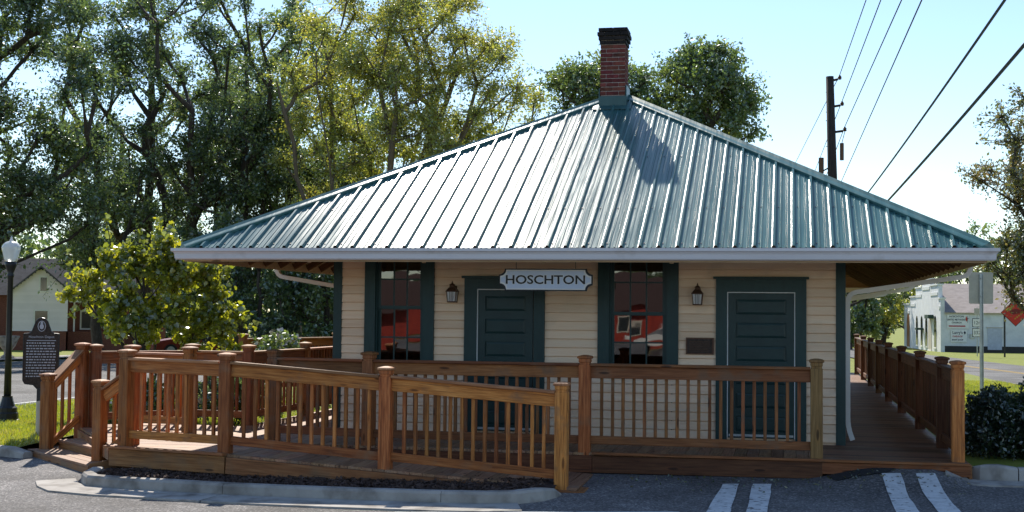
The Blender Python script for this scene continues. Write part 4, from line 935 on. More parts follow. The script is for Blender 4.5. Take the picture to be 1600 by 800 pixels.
# historical marker
mth = R(22); mkx, mky = -10.62, 17.72; mkz = float(zl(mkx, mky)); FM = frame_at(mkx, mky, 0, mth)
mk = thing('historical_marker', 'dark cast historical marker with bell-shaped top beside the steps', 'marker', (mkx, mky, mkz))
w = 0.245; pts = [(-w, 1.02), (-w+0.03, 0.97), (-0.10, 0.955), (-0.05, 0.90), (0.05, 0.90), (0.10, 0.955), (w-0.03, 0.97), (w, 1.02), (w, 1.69), (0.17, 1.695), (0.13, 1.73), (0.105, 1.80), (0.08, 1.87), (0.04, 1.91), (0, 1.92), (-0.04, 1.91), (-0.08, 1.87), (-0.105, 1.80), (-0.13, 1.73), (-0.17, 1.695), (-w, 1.69)]
xf(MB().prism_y(pts, -0.02, 0.02), FM).build('plate', M['plaque'], mk)
rim = MB()
for a, b in zip(pts, pts[1:]+pts[:1]): rim.tube([(a[0], -0.02, a[1]), (b[0], -0.02, b[1])], 0.008, 5)
xf(rim, FM).build('rim', M['dark_metal'], mk)
sl_ = MB(); ring = [(0.052*math.cos(R(a)), -0.024, 1.80+0.075*math.sin(R(a))) for a in range(0, 361, 30)]
sl_.tube(ring, 0.006, 5); sl_.prism_y([(0.030*math.cos(R(a)), 1.795+0.04*math.sin(R(a))) for a in range(0, 360, 40)], -0.026, -0.02)
sl_.prism_y([(-0.02, 1.835), (0.02, 1.835), (0.012, 1.865), (-0.012, 1.865)], -0.026, -0.02); xf(sl_, FM).build('seal', M['silver'], mk)
text('title', 'Hoschton Depot', M['silver'], mk, FM @ Vector((0, -0.0215, 1.645)), 0.052, (math.pi/2, 0, mth), 0.0015, 1.0)
xf(MB().box(-0.20, 0.20, -0.026, -0.02, 1.588, 1.598), FM).build('title_rule', M['silver'], mk)
bl = MB(); rl = random.Random(4)
for r_ in range(13):
    z = 1.548-r_*0.040; x = -0.205
    while x < 0.19:
        ww = rl.uniform(0.015, 0.055); bl.box(x, min(x+ww, 0.205), -0.0225, -0.02, z, z+0.016); x += ww+0.012
tag(xf(bl, FM).build('body_lettering', M['silver'], mk), kind='stuff')
xf(MB().box(-0.045, 0.045, -0.045, 0.045, 0.72, 0.905), FM).build('collar', M['dark_metal'], mk)
xf(MB().lathe([(0.055, mkz), (0.055, 0.72), (0.05, 0.725)], (0, 0, 0), 12), FM).build('post', M['signback'], mk)
# concrete urn across the left road
uz = float(terr(-35.5, 54)); MBu = MB().lathe([(0.30, 0), (0.30, 0.08), (0.16, 0.16), (0.16, 0.30), (0.34, 0.55), (0.46, 0.85), (0.52, 0.95), (0.52, 1.0), (0.44, 1.0), (0.40, 0.92)], (-34.4, 54.6, uz), 14)
tag(MBu.build('concrete_urn', M['concrete']), 'pale concrete urn across the left road behind the lamp post', 'planter')
# rectangular sign seen from behind
rsx, rsy = 4.78, 36.1; rz0 = float(terr(rsx, rsy)); rs_ = thing('road_sign', 'blank grey back of a rectangular road sign on a steel pole', 'sign', (rsx, rsy, rz0))
FS = frame_at(rsx, rsy, 0, R(4))
xf(MB().prism_y([(-0.27, 2.42), (0.27, 2.42), (0.30, 2.45), (0.30, 3.20), (0.27, 3.23), (-0.27, 3.23), (-0.30, 3.20), (-0.30, 2.45)], 0.03, 0.036), FS).build('panel', M['signback'], rs_)
c = MB().box(-0.045, 0.045, 0.018, 0.026, rz0, 3.18).box(-0.045, -0.037, -0.03, 0.018, rz0, 3.18).box(0.037, 0.045, -0.03, 0.018, rz0, 3.18)
xf(c, FS).build('pole', M['metal'], rs_)
for z in (2.6, 3.05): xf(MB().lathe([(0.018, 0), (0.018, 0.03)], (0, 0.0, z), 6), FS).build('bolt', M['metal'], rs_)
# route markers
qx, qy = 12.96, 100.1; qz = float(terr(qx, qy)); FQ = frame_at(qx, qy, 0, R(-6))
rt_ = thing('route_sign', 'pair of small white route number squares on one thin pole', 'sign', (qx, qy, qz))
xf(MB().lathe([(0.035, qz), (0.035, 2.8)], (0, 0, 0), 8), FQ).build('pole', M['metal'], rt_)
for z, num in ((1.42, '124'), (0.72, '332')):
    xf(MB().box(-0.33, 0.33, -0.06, -0.05, z, z+0.62), FQ).build('panel_back', M['black'], rt_)
    xf(MB().prism_y([(-0.29, z+0.06), (-0.2, z+0.03), (0.25, z+0.05), (0.30, z+0.2), (0.22, z+0.45), (0.16, z+0.58), (-0.29, z+0.58)], -0.068, -0.062), FQ).build('panel_face', M['white'], rt_)
    text('number', num, M['black'], rt_, FQ @ Vector((-0.01, -0.071, z+0.30)), 0.34, (math.pi/2, 0, R(-6)), 0.002, 0.9)
xf(MB().box(-0.2, 0.2, -0.06, -0.05, 2.3, 2.75), FQ).build('small_panel', M['signback'], rt_)
# red diamond sign
dx_, dy_ = 15.3, 98.5; dz_ = float(terr(dx_, dy_)); FD = frame_at(dx_, dy_, 0, R(-8))
rd = thing('diamond_sign', 'red diamond sign on two dark posts under the right tree', 'sign', (dx_, dy_, dz_))
xf(MB().prism_y([(0, 1.55), (0.92, 2.47), (0, 3.39), (-0.92, 2.47)], -0.03, 0.0), FD).build('face', M['redsign'], rd)
xf(MB().prism_y([(0, 1.50), (0.97, 2.47), (0, 3.44), (-0.97, 2.47)], 0.002, 0.02), FD).build('backing', M['black'], rd)
xf(MB().prism_y([(-0.42, 2.5), (-0.15, 2.33), (0.3, 2.42), (0.42, 2.6), (0.1, 2.72), (-0.25, 2.68)], -0.037, -0.031), FD).build('emblem', plain('dark_red_emblem', (0.16, 0.01, 0.008), 0.5), rd)
lt = MB()
for (ax, az, n) in ((-0.55, 2.52, 4), (-0.05, 1.98, 6)):
    for i in range(n):
        cx, cz = ax+i*0.125, az+i*0.105; lt.add([(cx, -0.036, cz), (cx+0.075, -0.036, cz+0.06), (cx+0.035, -0.036, cz+0.15), (cx-0.04, -0.036, cz+0.09)], [(0, 1, 2, 3)])
tag(xf(lt, FD).build('lettering_strokes', M['yellow'], rd), kind='stuff')
for s in (-0.72, 0.72): xf(MB().box(s-0.06, s+0.06, 0.022, 0.14, dz_, 2.7), FD).build('post', M['dark_metal'], rd)
bp = thing('brick_pier', 'brick pier with a pale cap beside the diamond sign', 'pier', (16.6, 100.5, float(terr(16.6, 100.5))))
MB().box(16.3, 16.9, 100.2, 100.8, -0.65, 1.5).build('shaft', M['redbrick'], bp); MB().box(16.2, 17.0, 100.1, 100.9, 1.5, 1.65).build('cap', M['concrete'], bp)
gs = thing('green_sign', 'dark green notice board at the right edge of the far lawn', 'sign', (17.9, 101.5, float(terr(17.9, 101.5))))
MB().box(17.3, 18.9, 101.45, 101.55, -0.1, 1.5).build('board', M['greensign'], gs); MB().box(17.2, 19.0, 101.3, 101.7, 1.501, 1.75).build('roof_board', M['black'], gs)
mb = MB()
for r_ in range(5): mb.box(17.5, 18.2+0.1*(r_ % 2), 101.43, 101.445, 0.1+r_*0.24, 0.2+r_*0.24)
tag(mb.build('lettering_strokes', M['white'], gs), kind='stuff')
for x in (17.25, 18.95): MB().box(x-0.05, x+0.05, 101.56, 101.66, -0.7, 1.5).build('post', M['black'], gs)

# power pole and wires
pp = thing('utility_pole', 'dark wooden utility pole rising behind the roof on the right', 'utility pole', (1.55, 48, float(terr(1.55, 48))))
MB().tube([(1.60, 48, -0.2), (1.48, 48, 5.0), (1.34, 48, 10.45)], [0.19, 0.175, 0.135], 12).build('pole', M['poleWood'], pp, True)
arms = [(10.36, 1.68), (9.44, 1.76), (8.54, 1.85)]
for z, xe in arms:
    MB().tube([(1.38, 48, z-0.06), (xe-0.06, 48, z-0.01)], 0.045, 8).build('standoff_arm', M['dark_metal'], pp)
    MB().lathe([(0.03, -0.03), (0.075, 0.0), (0.05, 0.03), (0.075, 0.06), (0.04, 0.10), (0.02, 0.14)], (xe, 48, z), 8).build('insulator', M['bronze'], pp)
MB().tube([(1.75, 47.98, 7.5), (1.75, 47.98, 8.1)], 0.07, 8).build('lightning_arrester', M['bronze'], pp)
MB().tube([(1.05, 48.0, 7.05), (1.05, 48.0, 7.6)], 0.09, 8).tube([(1.05, 48, 7.1), (1.4, 48, 7.3)], 0.025, 5).build('fuse_cutout', M['bronze'], pp)
MB().tube([(1.75, 48, 8.1), (1.8, 48, 8.3), (1.85, 48, 8.5)], 0.012, 4).tube([(1.05, 48, 7.05), (0.9, 48, 6.7), (1.1, 48, 6.5)], 0.012, 4).build('jumper_wire', M['wire'], pp)
for z in (9.9, 9.2, 8.9, 8.0): MB().tube([(1.20, 48, z), (1.36, 48, z)], 0.012, 4).build('pole_step', M['dark_metal'], pp)
def wire(label, pts, r, sag):
    P = [Vector(p) for p in pts]; out = []
    for a, b in zip(P, P[1:]):
        n = 14
        for i in range(n): t = i/n; p = a.lerp(b, t); p.z -= sag*4*t*(1-t); out.append(p)
    out.append(P[-1]); return tag(MB().tube(out, r, 5).build('overhead_wire', M['wire']), label, 'wire', 'wires on the utility pole')
def ext(a, b, y):
    a, b = Vector(a), Vector(b); t = (y-a.y)/(b.y-a.y); return a+(b-a)*t
for lab, z, xe, q, away in (('thin overhead wire from the top arm of the pole', 10.5, 1.68, (1.99, 37.1, 10.6), (0.33, 74, 10.5)), ('thin overhead wire from the middle arm of the pole', 9.58, 1.76, (2.13, 33.20, 9.7), (1.3, 68.5, 9.6)),
                       ('thin overhead wire from the lowest arm of the pole', 8.68, 1.85, (2.31, 29.37, 8.8), (1.55, 70, 8.6))):
    s = (xe, 48, z); wire(lab, [ext(s, away, 100), s, ext(s, q, -12)], 0.014, 0.0)
wire('thin lower wire passing right of the pole above the roof', [(1.83, 52, 7.05), ext((1.83, 52, 7.05), (2.0, 21.6, 7.0), -12)], 0.012, 0.0)
wire('thick black cable crossing the upper right sky, upper of two', [(1.62, 48, 5.05), (2.6, 17.4, 6.0), (3.6, -12, 7.2)], 0.020, 0.10)
wire('thick black cable crossing the upper right sky, lower of two', [(1.66, 48, 4.35), (2.88, 17.77, 5.5), (4.2, -12, 6.9)], 0.026, 0.10)

# ------------------------------------------------------------------ far buildings
# white stepped-gable building on the right
wbN = Vector((13.04, 124.5, -1.02)); f_ = Vector((-0.06, 1.0, 0)).normalized(); s_ = Vector((f_.y, -f_.x, 0))
FW = Matrix(((s_.x, f_.x, 0, wbN.x), (s_.y, f_.y, 0, wbN.y), (0, 0, 1, wbN.z), (0, 0, 0, 1)))       # local: x along side wall, y along facade, z up
wb = thing('white_building', 'white masonry building with stepped parapet facade across the right road', 'building', wbN)
def W_(mb, nm, mat, par=None): return xf(mb, FW).build(nm, M[mat] if isinstance(mat, str) else mat, par or wb)
steps_ = [(a*1.86, b*1.86, h) for a, b, h in ((0, 0.6, 4.75), (0.6, 3.0, 6.0), (3.0, 5.6, 6.6), (5.6, 7.7, 5.95), (7.7, 9.7, 5.1), (9.7, 12, 4.4))]
fa = MB()
for a, b, h in steps_: fa.box(0, 0.35, a, b, 0.0, h)
fo = W_(fa, 'facade', 'whitewall')
for a, b, h in steps_:
    W_(MB().box(-0.10, 0.45, a-0.05, b+0.05, h+0.001, h+0.14), 'coping', 'white', fo)
    if b-a > 1: W_(MB().box(-0.06, -0.001, a+0.25, b-0.25, h-0.9, h-0.62), 'corbel_panel', 'white', fo)
sw = W_(MB().box(0.351, 26, 0.02, 0.3, 0.6, 3.55), 'side_wall', 'whitewall'); W_(MB().box(0.351, 26, 0.0, 0.32, 0.0, 0.599), 'foundation', 'black', sw)  # black band along the foot of the side wall
W_(MB().box(0.351, 26, -0.12, 0.0, 3.40, 3.56), 'eave_board', 'signback', sw)
W_(MB().box(0.36, 26, 22.0, 22.3, 0, 3.55).box(25.7, 26, 0.31, 21.99, 0, 3.55), 'back_wall', 'whitewall')
W_(MB().add([(0.36, -0.25, 3.55), (26.3, -0.25, 3.55), (26.3, 8, 6.3), (0.36, 8, 6.3), (0.36, 22.5, 3.55), (26.3, 22.5, 3.55)], [(0,1,2,3),(3,2,5,4),(0,3,4),(1,5,2)]), 'roof', 'greyshingle')
W_(MB().box(4.0, 5.2, -0.03, 0.019, 0.3, 2.2), 'side_door', plain('pale_blue_door', (0.5, 0.53, 0.6), 0.6), sw); W_(MB().box(3.9, 5.3, -0.05, 0.018, 2.21, 2.3), 'door_head', 'signback', sw)
W_(MB().box(8.7, 10.1, -0.03, 0.018, 0.6, 2.9).box(8.8, 10.0, -0.05, -0.031, 1.0, 1.2), 'side_window', 'farglass', sw)
W_(MB().box(2.5, 2.9, -0.15, 0.0, 1.3, 1.7), 'meter_box', 'metal', sw)
# openings of the facade (on x = 0 side, facing -x)
for a, b, z0, z1, mt, nm in ((9.9, 10.9, 0.1, 2.6, plain('orange_brown_door', (0.30, 0.12, 0.04), 0.6), 'facade_door'), (7.0, 7.6, 0.4, 2.7, 'farglass', 'facade_window'), (5.4, 6.0, 0.4, 2.7, 'farglass', 'facade_window'), (2.6, 3.6, 0.1, 2.2, 'signback', 'facade_door'), (3.9, 4.5, 0.4, 2.7, 'farglass', 'facade_window'), (1.2, 1.8, 0.4, 2.7, 'farglass', 'facade_window')):
    a *= 1.86; b *= 1.86; o_ = MB(); n = 6; m_ = (a+b)/2; rr = (b-a)/2
    ring = [(a, z0), (b, z0)]+[(m_+rr*math.cos(math.pi*i/n), z1+rr*math.sin(math.pi*i/n)) for i in range(n+1)]
    k = len(ring); o_.add([(-0.03, p[0], p[1]) for p in ring]+[(-0.002, p[0], p[1]) for p in ring], [tuple(range(k-1,-1,-1)), tuple(range(k, 2*k))]+[(i, (i+1)%k, k+(i+1)%k, k+i) for i in range(k)])
    op = W_(o_, nm, mt, fo); W_(MB().box(-0.09, -0.031, a-0.15, b+0.15, z0-0.12, z0), 'sill', 'white', op)
W_(MB().box(-0.7, -0.031, 9.3, 10.2, 1.9, 2.1), 'bracket_sign', 'greensign', fo); W_(MB().box(-0.5, -0.031, 3.6, 5.8, 3.0, 3.35), 'bracket_sign', 'greensign', fo)
def wsign(nm, label, x0, x1, z0, z1, rows):
    t = thing(nm, label, 'sign', FW @ Vector(((x0+x1)/2, -0.05, z0)))
    xf(MB().box(x0, x1, -0.06, -0.03, z0, z1), FW).build('board', M['white'], t)
    ang = math.atan2(s_.y, s_.x)
    for body, z, size, mt, sx in rows: text('lettering', body, M[mt], t, FW @ Vector(((x0+x1)/2-0.12, -0.068, z)), size, (math.pi/2, 0, ang), 0.004, sx, bold=0.004)
    return t
t = wsign('church_sign', 'white wall sign with a red bar and flame emblem on the white building', 0.55, 2.40, 2.15, 3.38, [('HOSCHTON', 3.20, 0.22, 'ink', 1.0), ('UNITED METHODIST', 2.92, 0.22, 'ink', 0.80), ('CHURCH', 2.66, 0.20, 'ink', 1.0)])
xf(MB().box(0.68, 2.1, -0.075, -0.061, 2.30, 2.42), FW).build('red_bar', M['pink'], t)
em = MB().prism_y([(2.20, 2.75), (2.27, 2.9), (2.25, 3.1), (2.17, 3.25), (2.12, 3.05), (2.14, 2.85)], -0.075, -0.061); xf(em, FW).build('emblem_flame', M['redsign'], t)
xf(MB().box(2.285, 2.315, -0.075, -0.061, 2.65, 3.25).box(2.27, 2.38, -0.074, -0.0615, 3.02, 3.06), FW).build('emblem_cross', M['ink'], t)
t = wsign('garage_sign', 'white wall sign with dark script and red lettering below the church sign', 0.85, 2.25, 0.95, 2.05, [("Larry's", 1.78, 0.38, 'ink', 0.85), ('GARAGE', 1.45, 0.22, 'pink', 1.0), ('BODY SHOP', 1.14, 0.17, 'ink', 1.0)])
xf(MB().prism_y([(1.95, 1.78), (2.05, 1.62), (2.15, 1.78), (2.05, 1.94)], -0.075, -0.061), FW).build('arrow', M['ink'], t)

# white gabled house on the left
ha = R(30); FH = frame_at(-43.9, 73.0, -0.42, ha)
ho = thing('white_house', 'white clapboard house with brick base and dark roof across the left road', 'house', (-43.9, 73.0, -0.42))
def H_(mb, nm, mat, par=None): return xf(mb, FH).build(nm, M[mat], par or ho)
wg = H_(MB().prism_y([(-1.55, 1.15), (1.55, 1.15), (1.55, 3.55), (0, 4.85), (-1.55, 3.55)], 0.0, 5.0), 'wing_wall', 'housewall')
for i in range(22):
    z = 1.15+i*0.165; hw_ = 1.56 if z < 3.5 else max(0.05, 1.56*(4.85-z)/1.3)
    if z < 4.7: H_(MB().add([(-hw_, -0.028, z), (hw_, -0.028, z), (hw_, -0.004, z+0.165), (-hw_, -0.004, z+0.165), (-hw_, -0.002, z), (hw_, -0.002, z)], [(0,1,2,3),(4,5,1,0)]), 'clapboard', 'housewall', wg)
H_(MB().box(-1.5, 1.5, 0.01, 5.0, -0.1, 1.149), 'brick_base', 'redbrick')
rf = H_(MB().prism_y([(-1.85, 3.36), (0, 4.93), (1.85, 3.36), (1.85, 3.46), (0, 5.05), (-1.85, 3.46)], -0.3, 5.0), 'wing_roof', 'shingle')
H_(MB().box(-7.0, 7.5, 3.0, 9.0, 0, 3.4), 'main_wall', 'redbrick')
H_(MB().add([(-7.3, 2.6, 3.3), (7.8, 2.6, 3.3), (7.8, 6, 5.7), (-7.3, 6, 5.7), (7.8, 9.4, 3.3), (-7.3, 9.4, 3.3)], [(0,1,2,3),(3,2,4,5),(1,4,2),(0,3,5)]), 'main_roof', 'shingle')
for (x0, x1, z0, z1) in ((-0.02, 0.34, 3.55, 4.35), (-0.28, 0.42, 1.25, 2.35)):
    wn_ = H_(MB().box(x0-0.08, x1+0.08, -0.05, -0.03, z0-0.08, z1+0.08), 'window', 'white'); H_(MB().box(x0, x1, -0.062, -0.051, z0, z1), 'pane', 'farglass', wn_)
H_(MB().box(1.6, 5.0, 1.6, 2.9, -0.1, 1.1), 'porch_base', 'redbrick'); H_(MB().box(1.9, 2.0, 1.7, 1.8, 1.1, 2.9).box(3.4, 3.5, 1.7, 1.8, 1.1, 2.9).box(1.7, 5.0, 1.5, 3.0, 2.9, 3.05), 'porch_frame', 'white')
w2 = H_(MB().box(2.3, 3.2, 2.95, 2.99, 1.2, 2.4), 'window', 'white'); H_(MB().box(2.4, 3.1, 2.93, 2.949, 1.3, 2.3), 'pane', 'farglass', w2)
# long low red building behind the photographer, mirrored in the depot windows
rb = thing('red_building', 'long low red building mirrored in the depot windows', 'building', (-16, -68, -0.2))
MB().box(-40, 6, -74, -66, -0.2, 2.5).build('wall', M['redwall'], rb)
MB().add([(-40.6, -65.4, 2.45), (6.6, -65.4, 2.45), (6.6, -70, 5.2), (-40.6, -70, 5.2), (6.6, -74.6, 2.45), (-40.6, -74.6, 2.45)], [(0,1,2,3),(3,2,4,5),(1,4,2),(0,3,5)]).build('roof', plain('brown_roof', (0.055, 0.030, 0.026), 0.8), rb)
for x in (-38.5, -22.0, -12.3, -3): 
    wn_ = MB().box(x, x+1.1, -65.995, -65.94, 0.9, 1.8).build('window', M['signback'], rb); MB().box(x+0.10, x+1.0, -65.939, -65.93, 1.0, 1.7).build('pane', M['farglass'], wn_)

# ------------------------------------------------------------------ cars
def car(label, x, y, z, ang, col):
    t = thing('parked_car', label, 'car', (x, y, z)); F = frame_at(x, y, z, ang)
    body = plain('car_paint_%s' % label[:4], col, 0.25, spec=0.7, var=0.03, bump=0.0)
    prof = [(-2.2, 0.35), (-2.18, 0.62), (-1.95, 0.78), (-1.1, 0.92), (-0.9, 0.95), (1.55, 0.97), (2.1, 0.92), (2.2, 0.7), (2.18, 0.35)]
    def loft(pr, halfw, mb):
        k = len(pr); vs = []
        for s in (-1, 1):
            for (px, pz), hw in zip(pr, halfw): vs.append((px, s*hw, pz))
        mb.add(vs, [tuple(range(k)), tuple(range(2*k-1, k-1, -1))]+[(i, k+i, k+(i+1)%k, (i+1)%k) for i in range(k)])
    b = MB(); loft(prof, [0.82, 0.84, 0.84, 0.86, 0.87, 0.87, 0.85, 0.84, 0.82], b); bo = xf(b, F).build('body', body, t)
    g_ = MB(); loft([(-1.05, 0.93), (-0.25, 1.38), (0.95, 1.42), (1.75, 0.97)], [0.80, 0.62, 0.62, 0.78], g_); xf(g_, F).build('cabin_glass', M['farglass'], t)
    r_ = MB(); loft([(-0.3, 1.385), (0.0, 1.43), (0.8, 1.45), (1.05, 1.415)], [0.63, 0.60, 0.60, 0.62], r_); xf(r_, F).build('roof', body, t)
    for px in (-1.35, 1.35):
        for s in (-1, 1):
            wv = MB(); 
            wv.tube([(px, s*0.66, 0.32), (px, s*0.90, 0.32)], 0.32, 18); wo = xf(wv, F).build('wheel', M['tyre'], t)
            xf(MB().tube([(px, s*0.895, 0.32), (px, s*0.915, 0.32)], 0.21, 12), F).build('rim', M['metal'], wo)
    for s in (-1, 1): xf(MB().box(-2.21, -2.1, s*0.62-0.16, s*0.62+0.16, 0.62, 0.74), F).build('headlight', M['lamp_glass'], t)
    return t
car('silver car in front of the red building, mirrored in the right window', -8.4, -58, float(lot(-8.4, -58)), 0.05, (0.62, 0.6, 0.56))
car('dark red car half hidden behind the redbud at the far kerb', -29.5, 63.5, float(terr(-29.5, 63.5)), R(35), (0.20, 0.012, 0.015))

# ------------------------------------------------------------------ vegetation
def leaf_mesh(name, P, size, mat, r, shape='diamond', droop=0.3, aspect=0.55):
    n = len(P); d = r.randn(n, 3); d[:,2] -= droop; d /= np.linalg.norm(d, axis=1)[:,None]
    e = np.cross(d, r.randn(n, 3)); e /= np.linalg.norm(e, axis=1)[:,None]; nn = np.cross(d, e)
    L = size*(0.5+1.0*r.rand(n, 1)); w = L*aspect*(0.75+0.5*r.rand(n, 1))
    if shape == 'diamond':
        V = np.stack([P, P+d*L*0.5+e*w*0.5+nn*w*0.15, P+d*L, P+d*L*0.5-e*w*0.5+nn*w*0.15], 1).reshape(-1, 3)
        b = np.arange(n)[:,None]*4; F = np.concatenate([b+[0,1,2], b+[0,2,3]])
    else:                                             # heart-like leaf
        q = [(0, 0, 0), (-.12, .35, .06), (.25, .55, .1), (.7, .35, .06), (1.05, 0, 0), (.7, -.35, .06), (.25, -.55, .1), (-.12, -.35, .06)]
        V = np.stack([P+d*L*a+e*L*b_+nn*L*c_ for a, b_, c_ in q], 1).reshape(-1, 3); b = np.arange(n)[:,None]*8
        F = np.concatenate([b+[0,1,2], b+[0,2,3], b+[0,3,4], b+[0,4,5], b+[0,5,6], b+[0,6,7]])
    return mesh_np(name, V, F, mat)
def tubes_np(segs, k=5):
    """segs: (p0, p1, r0, r1) -> verts, quads"""
    A = np.array([s[0] for s in segs]); B = np.array([s[1] for s in segs]); ra = np.array([s[2] for s in segs]); rb = np.array([s[3] for s in segs])
    t = B-A; L = np.linalg.norm(t, axis=1, keepdims=True); t = t/np.maximum(L, 1e-6); h = np.where(np.abs(t[:,2:3]) < 0.9, [[0,0,1.0]], [[1.0,0,0]])
    u = np.cross(t, h); u /= np.linalg.norm(u, axis=1, keepdims=True); v = np.cross(t, u); B = B+t*np.minimum(rb, ra)[:,None]*0.5
    an = np.arange(k)*2*np.pi/k; c, s = np.cos(an), np.sin(an)
    ring = u[:,None]*c[None,:,None]+v[:,None]*s[None,:,None]
    V = np.concatenate([A[:,None]+ring*ra[:,None,None], B[:,None]+ring*rb[:,None,None]], 1).reshape(-1, 3)
    b = np.arange(len(segs))[:,None]*2*k; F = np.concatenate([b+[i, (i+1)%k, k+(i+1)%k, k+i] for i in range(k)])
    return V, F
def tree(name, label, base, H, crowns, trunk_r, mat, bark, leaf=0.2, per=260, cr=0.9, seed=1, trunk_top=0.7, stems=1, lean=(0,0), group=None, spread=0.6, shape='diamond', fork=0.12, cat='tree', twig=0.012):
    r = np.random.RandomState(seed); bx, by = base; bz = float(terr(bx, by))-0.1
    t = thing(name, label, cat, (bx, by, bz), group)
    nodes = []; par = []; plen = []
    def add(p, q):
        p = np.array(p, float); plen.append(plen[q]+np.linalg.norm(p-nodes[q]) if q >= 0 else 0.0); nodes.append(p); par.append(q); return len(nodes)-1
    root = add((bx, by, bz), -1)
    for s in range(stems):
        a = 2*math.pi*s/stems+r.rand(); prev = root; n = 9; off = np.zeros(2)
        top = H*trunk_top*(0.85+0.3*r.rand() if stems > 1 else 1)
        for i in range(1, n+1):
            f = i/n; sp = spread*(f**0.9)*H*0.22 if stems > 1 else 0
            off = off+r.randn(2)*H*0.008
            prev = add((bx+lean[0]*f+math.cos(a)*sp+off[0], by+lean[1]*f+math.sin(a)*sp+off[1], bz+top*f), prev)
    clumps = []
    for (cx, cy, cz, rx, ry, rz_, n) in crowns:
        k = 0
        while k < n:
            p = r.uniform(-1, 1, 3); q = np.linalg.norm(p)
            if q > 1 or r.rand() > 0.25+0.75*q: continue
            clumps.append((cx+p[0]*rx, cy+p[1]*ry, cz+p[2]*rz_)); k += 1
    clumps = np.array(clumps); order = np.argsort(np.linalg.norm(clumps-np.array([bx, by, bz+H*fork]), axis=1)); tips = []
    for ci in order:
        c = clumps[ci]; A = np.array(nodes); dv = c-A; dist = np.linalg.norm(dv, axis=1)
        cost = dist+0.5*np.array(plen)+np.where(dv[:,2] < 0.35*dist, (0.35*dist-dv[:,2])*1.8, 0)+np.where(A[:,2] < bz+H*fork, 50, 0)
        j = int(np.argmin(cost)); a = A[j]; m = max(2, int(dist[j]/1.1)); prev = j
        up_ = np.array([0, 0, 1.0])*dist[j]*0.10
        for i in range(1, m+1):
            f = i/m; prev = add(a+(c-a)*f-up_*4*f*(1-f)*0.6+r.randn(3)*dist[j]*0.018*(f < 1), prev)
        tips.append(prev)
    n = len(nodes); wgt = np.zeros(n)
    for i in tips: wgt[i] += 1
    for i in range(n-1, 0, -1):
        wgt[i] = max(wgt[i], 0.4); wgt[par[i]] += wgt[i]
    rad = trunk_r*(wgt/wgt[0])**0.48; rad = np.maximum(rad, twig)
    rad[0] = trunk_r*1.25 if stems == 1 else trunk_r
    segs = [(nodes[par[i]], nodes[i], rad[par[i]] if par[i] else min(rad[par[i]], rad[i]*1.4), rad[i]) for i in range(1, n)]
    LP_ = []
    for i in tips:
        c = nodes[i]; ks = max(4, int(per/22))
        for q in range(ks):
            s = c+r.randn(3)*cr*np.array([0.62, 0.62, 0.48]); segs.append((c, s, twig*1.2, twig*0.5)); m = int(per/ks)
            f = r.rand(m, 1)**0.5; LP_.append(c+(s-c)*f+r.randn(m, 3)*cr*0.145)
    V, F = tubes_np(segs, 6); V = V-np.array([bx, by, bz])
    tr = bpy.data.objects.new('trunk', mesh_np('trunk', V, F, bark, True)); link(tr, t, (bx, by, bz))
    P = np.concatenate(LP_)-np.array([bx, by, bz])
    cw = bpy.data.objects.new('crown', leaf_mesh('crown', P, leaf, mat, r, shape)); link(cw, t, (bx, by, bz)); tag(cw, kind='stuff')
    return t
def shrub(name, label, c, rad, n, size, mat, seed, flowers=0, group=None, shape='diamond'):
    r = np.random.RandomState(seed); bz = float(terr(c[0], c[1])); t = thing(name, label, 'shrub', (c[0], c[1], bz), group)
    d = r.randn(n, 3); d /= np.linalg.norm(d, axis=1)[:,None]; d[:,2] = np.where(d[:,2] < -0.6, -d[:,2], d[:,2])
    lump = 0.97+0.17*np.sin(d[:,0]*6+seed)*np.cos(d[:,1]*6)+0.08*np.sin(d[:,2]*11+d[:,0]*5+seed*2)+0.10*np.sin(d[:,0]*15+d[:,1]*13)
    q = (r.rand(n)**0.25)*lump; P = d*q[:,None]*np.array(rad); P[:,2] = np.maximum(P[:,2], -c[2]+bz+0.02)+c[2]-bz
    cw = bpy.data.objects.new('crown', leaf_mesh('crown', P, size, mat, r, shape, -0.3)); link(cw, t, (c[0], c[1], bz)); tag(cw, kind='stuff')
    segs = []
    for i in range(14):
        a = r.rand()*6.283; e = np.array([math.cos(a)*rad[0]*0.7*r.rand(), math.sin(a)*rad[1]*0.7*r.rand(), c[2]-bz+rad[2]*0.5*r.rand()]); segs.append((np.array([0, 0, -0.05])+r.randn(3)*0.03*[1, 1, 0], e, 0.012, 0.006))
    V, F = tubes_np(segs, 5); sm_ = bpy.data.objects.new('stems', mesh_np('stems', V, F, M['bark'])); link(sm_, t, (c[0], c[1], bz))
    if flowers:
        k = r.randint(0, n, flowers); PF = P[k]*1.04; fl = bpy.data.objects.new('blossoms', leaf_mesh('blossoms', PF, size*0.9, M['flower'], r, 'heart', -0.5)); link(fl, t, (c[0], c[1], bz)); tag(fl, kind='stuff')
    return t
GT = 'tall trees across the left road'
tree('oak_tree', 'tall dark oak with a straight trunk rising left of the redbud', (-33.6, 66), 21, [(-33.6, 66, 13.5, 6.5, 5.5, 6.5, 74), (-35, 65, 7.5, 4.5, 4, 3.0, 22)], 0.46, M['leaf_dark'], M['bark'], 0.16, 500, 1.0, 11, 0.85, group=GT)
tree('oak_tree', 'dark oak with several spreading forked limbs over the redbud', (-29.6, 63), 20, [(-29.0, 63, 14.5, 6.5, 5, 5.5, 58), (-27.5, 62, 9.5, 3.5, 3, 2.0, 12)], 0.42, M['leaf_dark'], M['bark'], 0.16, 430, 0.95, 23, 0.6, stems=3, spread=0.75, group=GT)
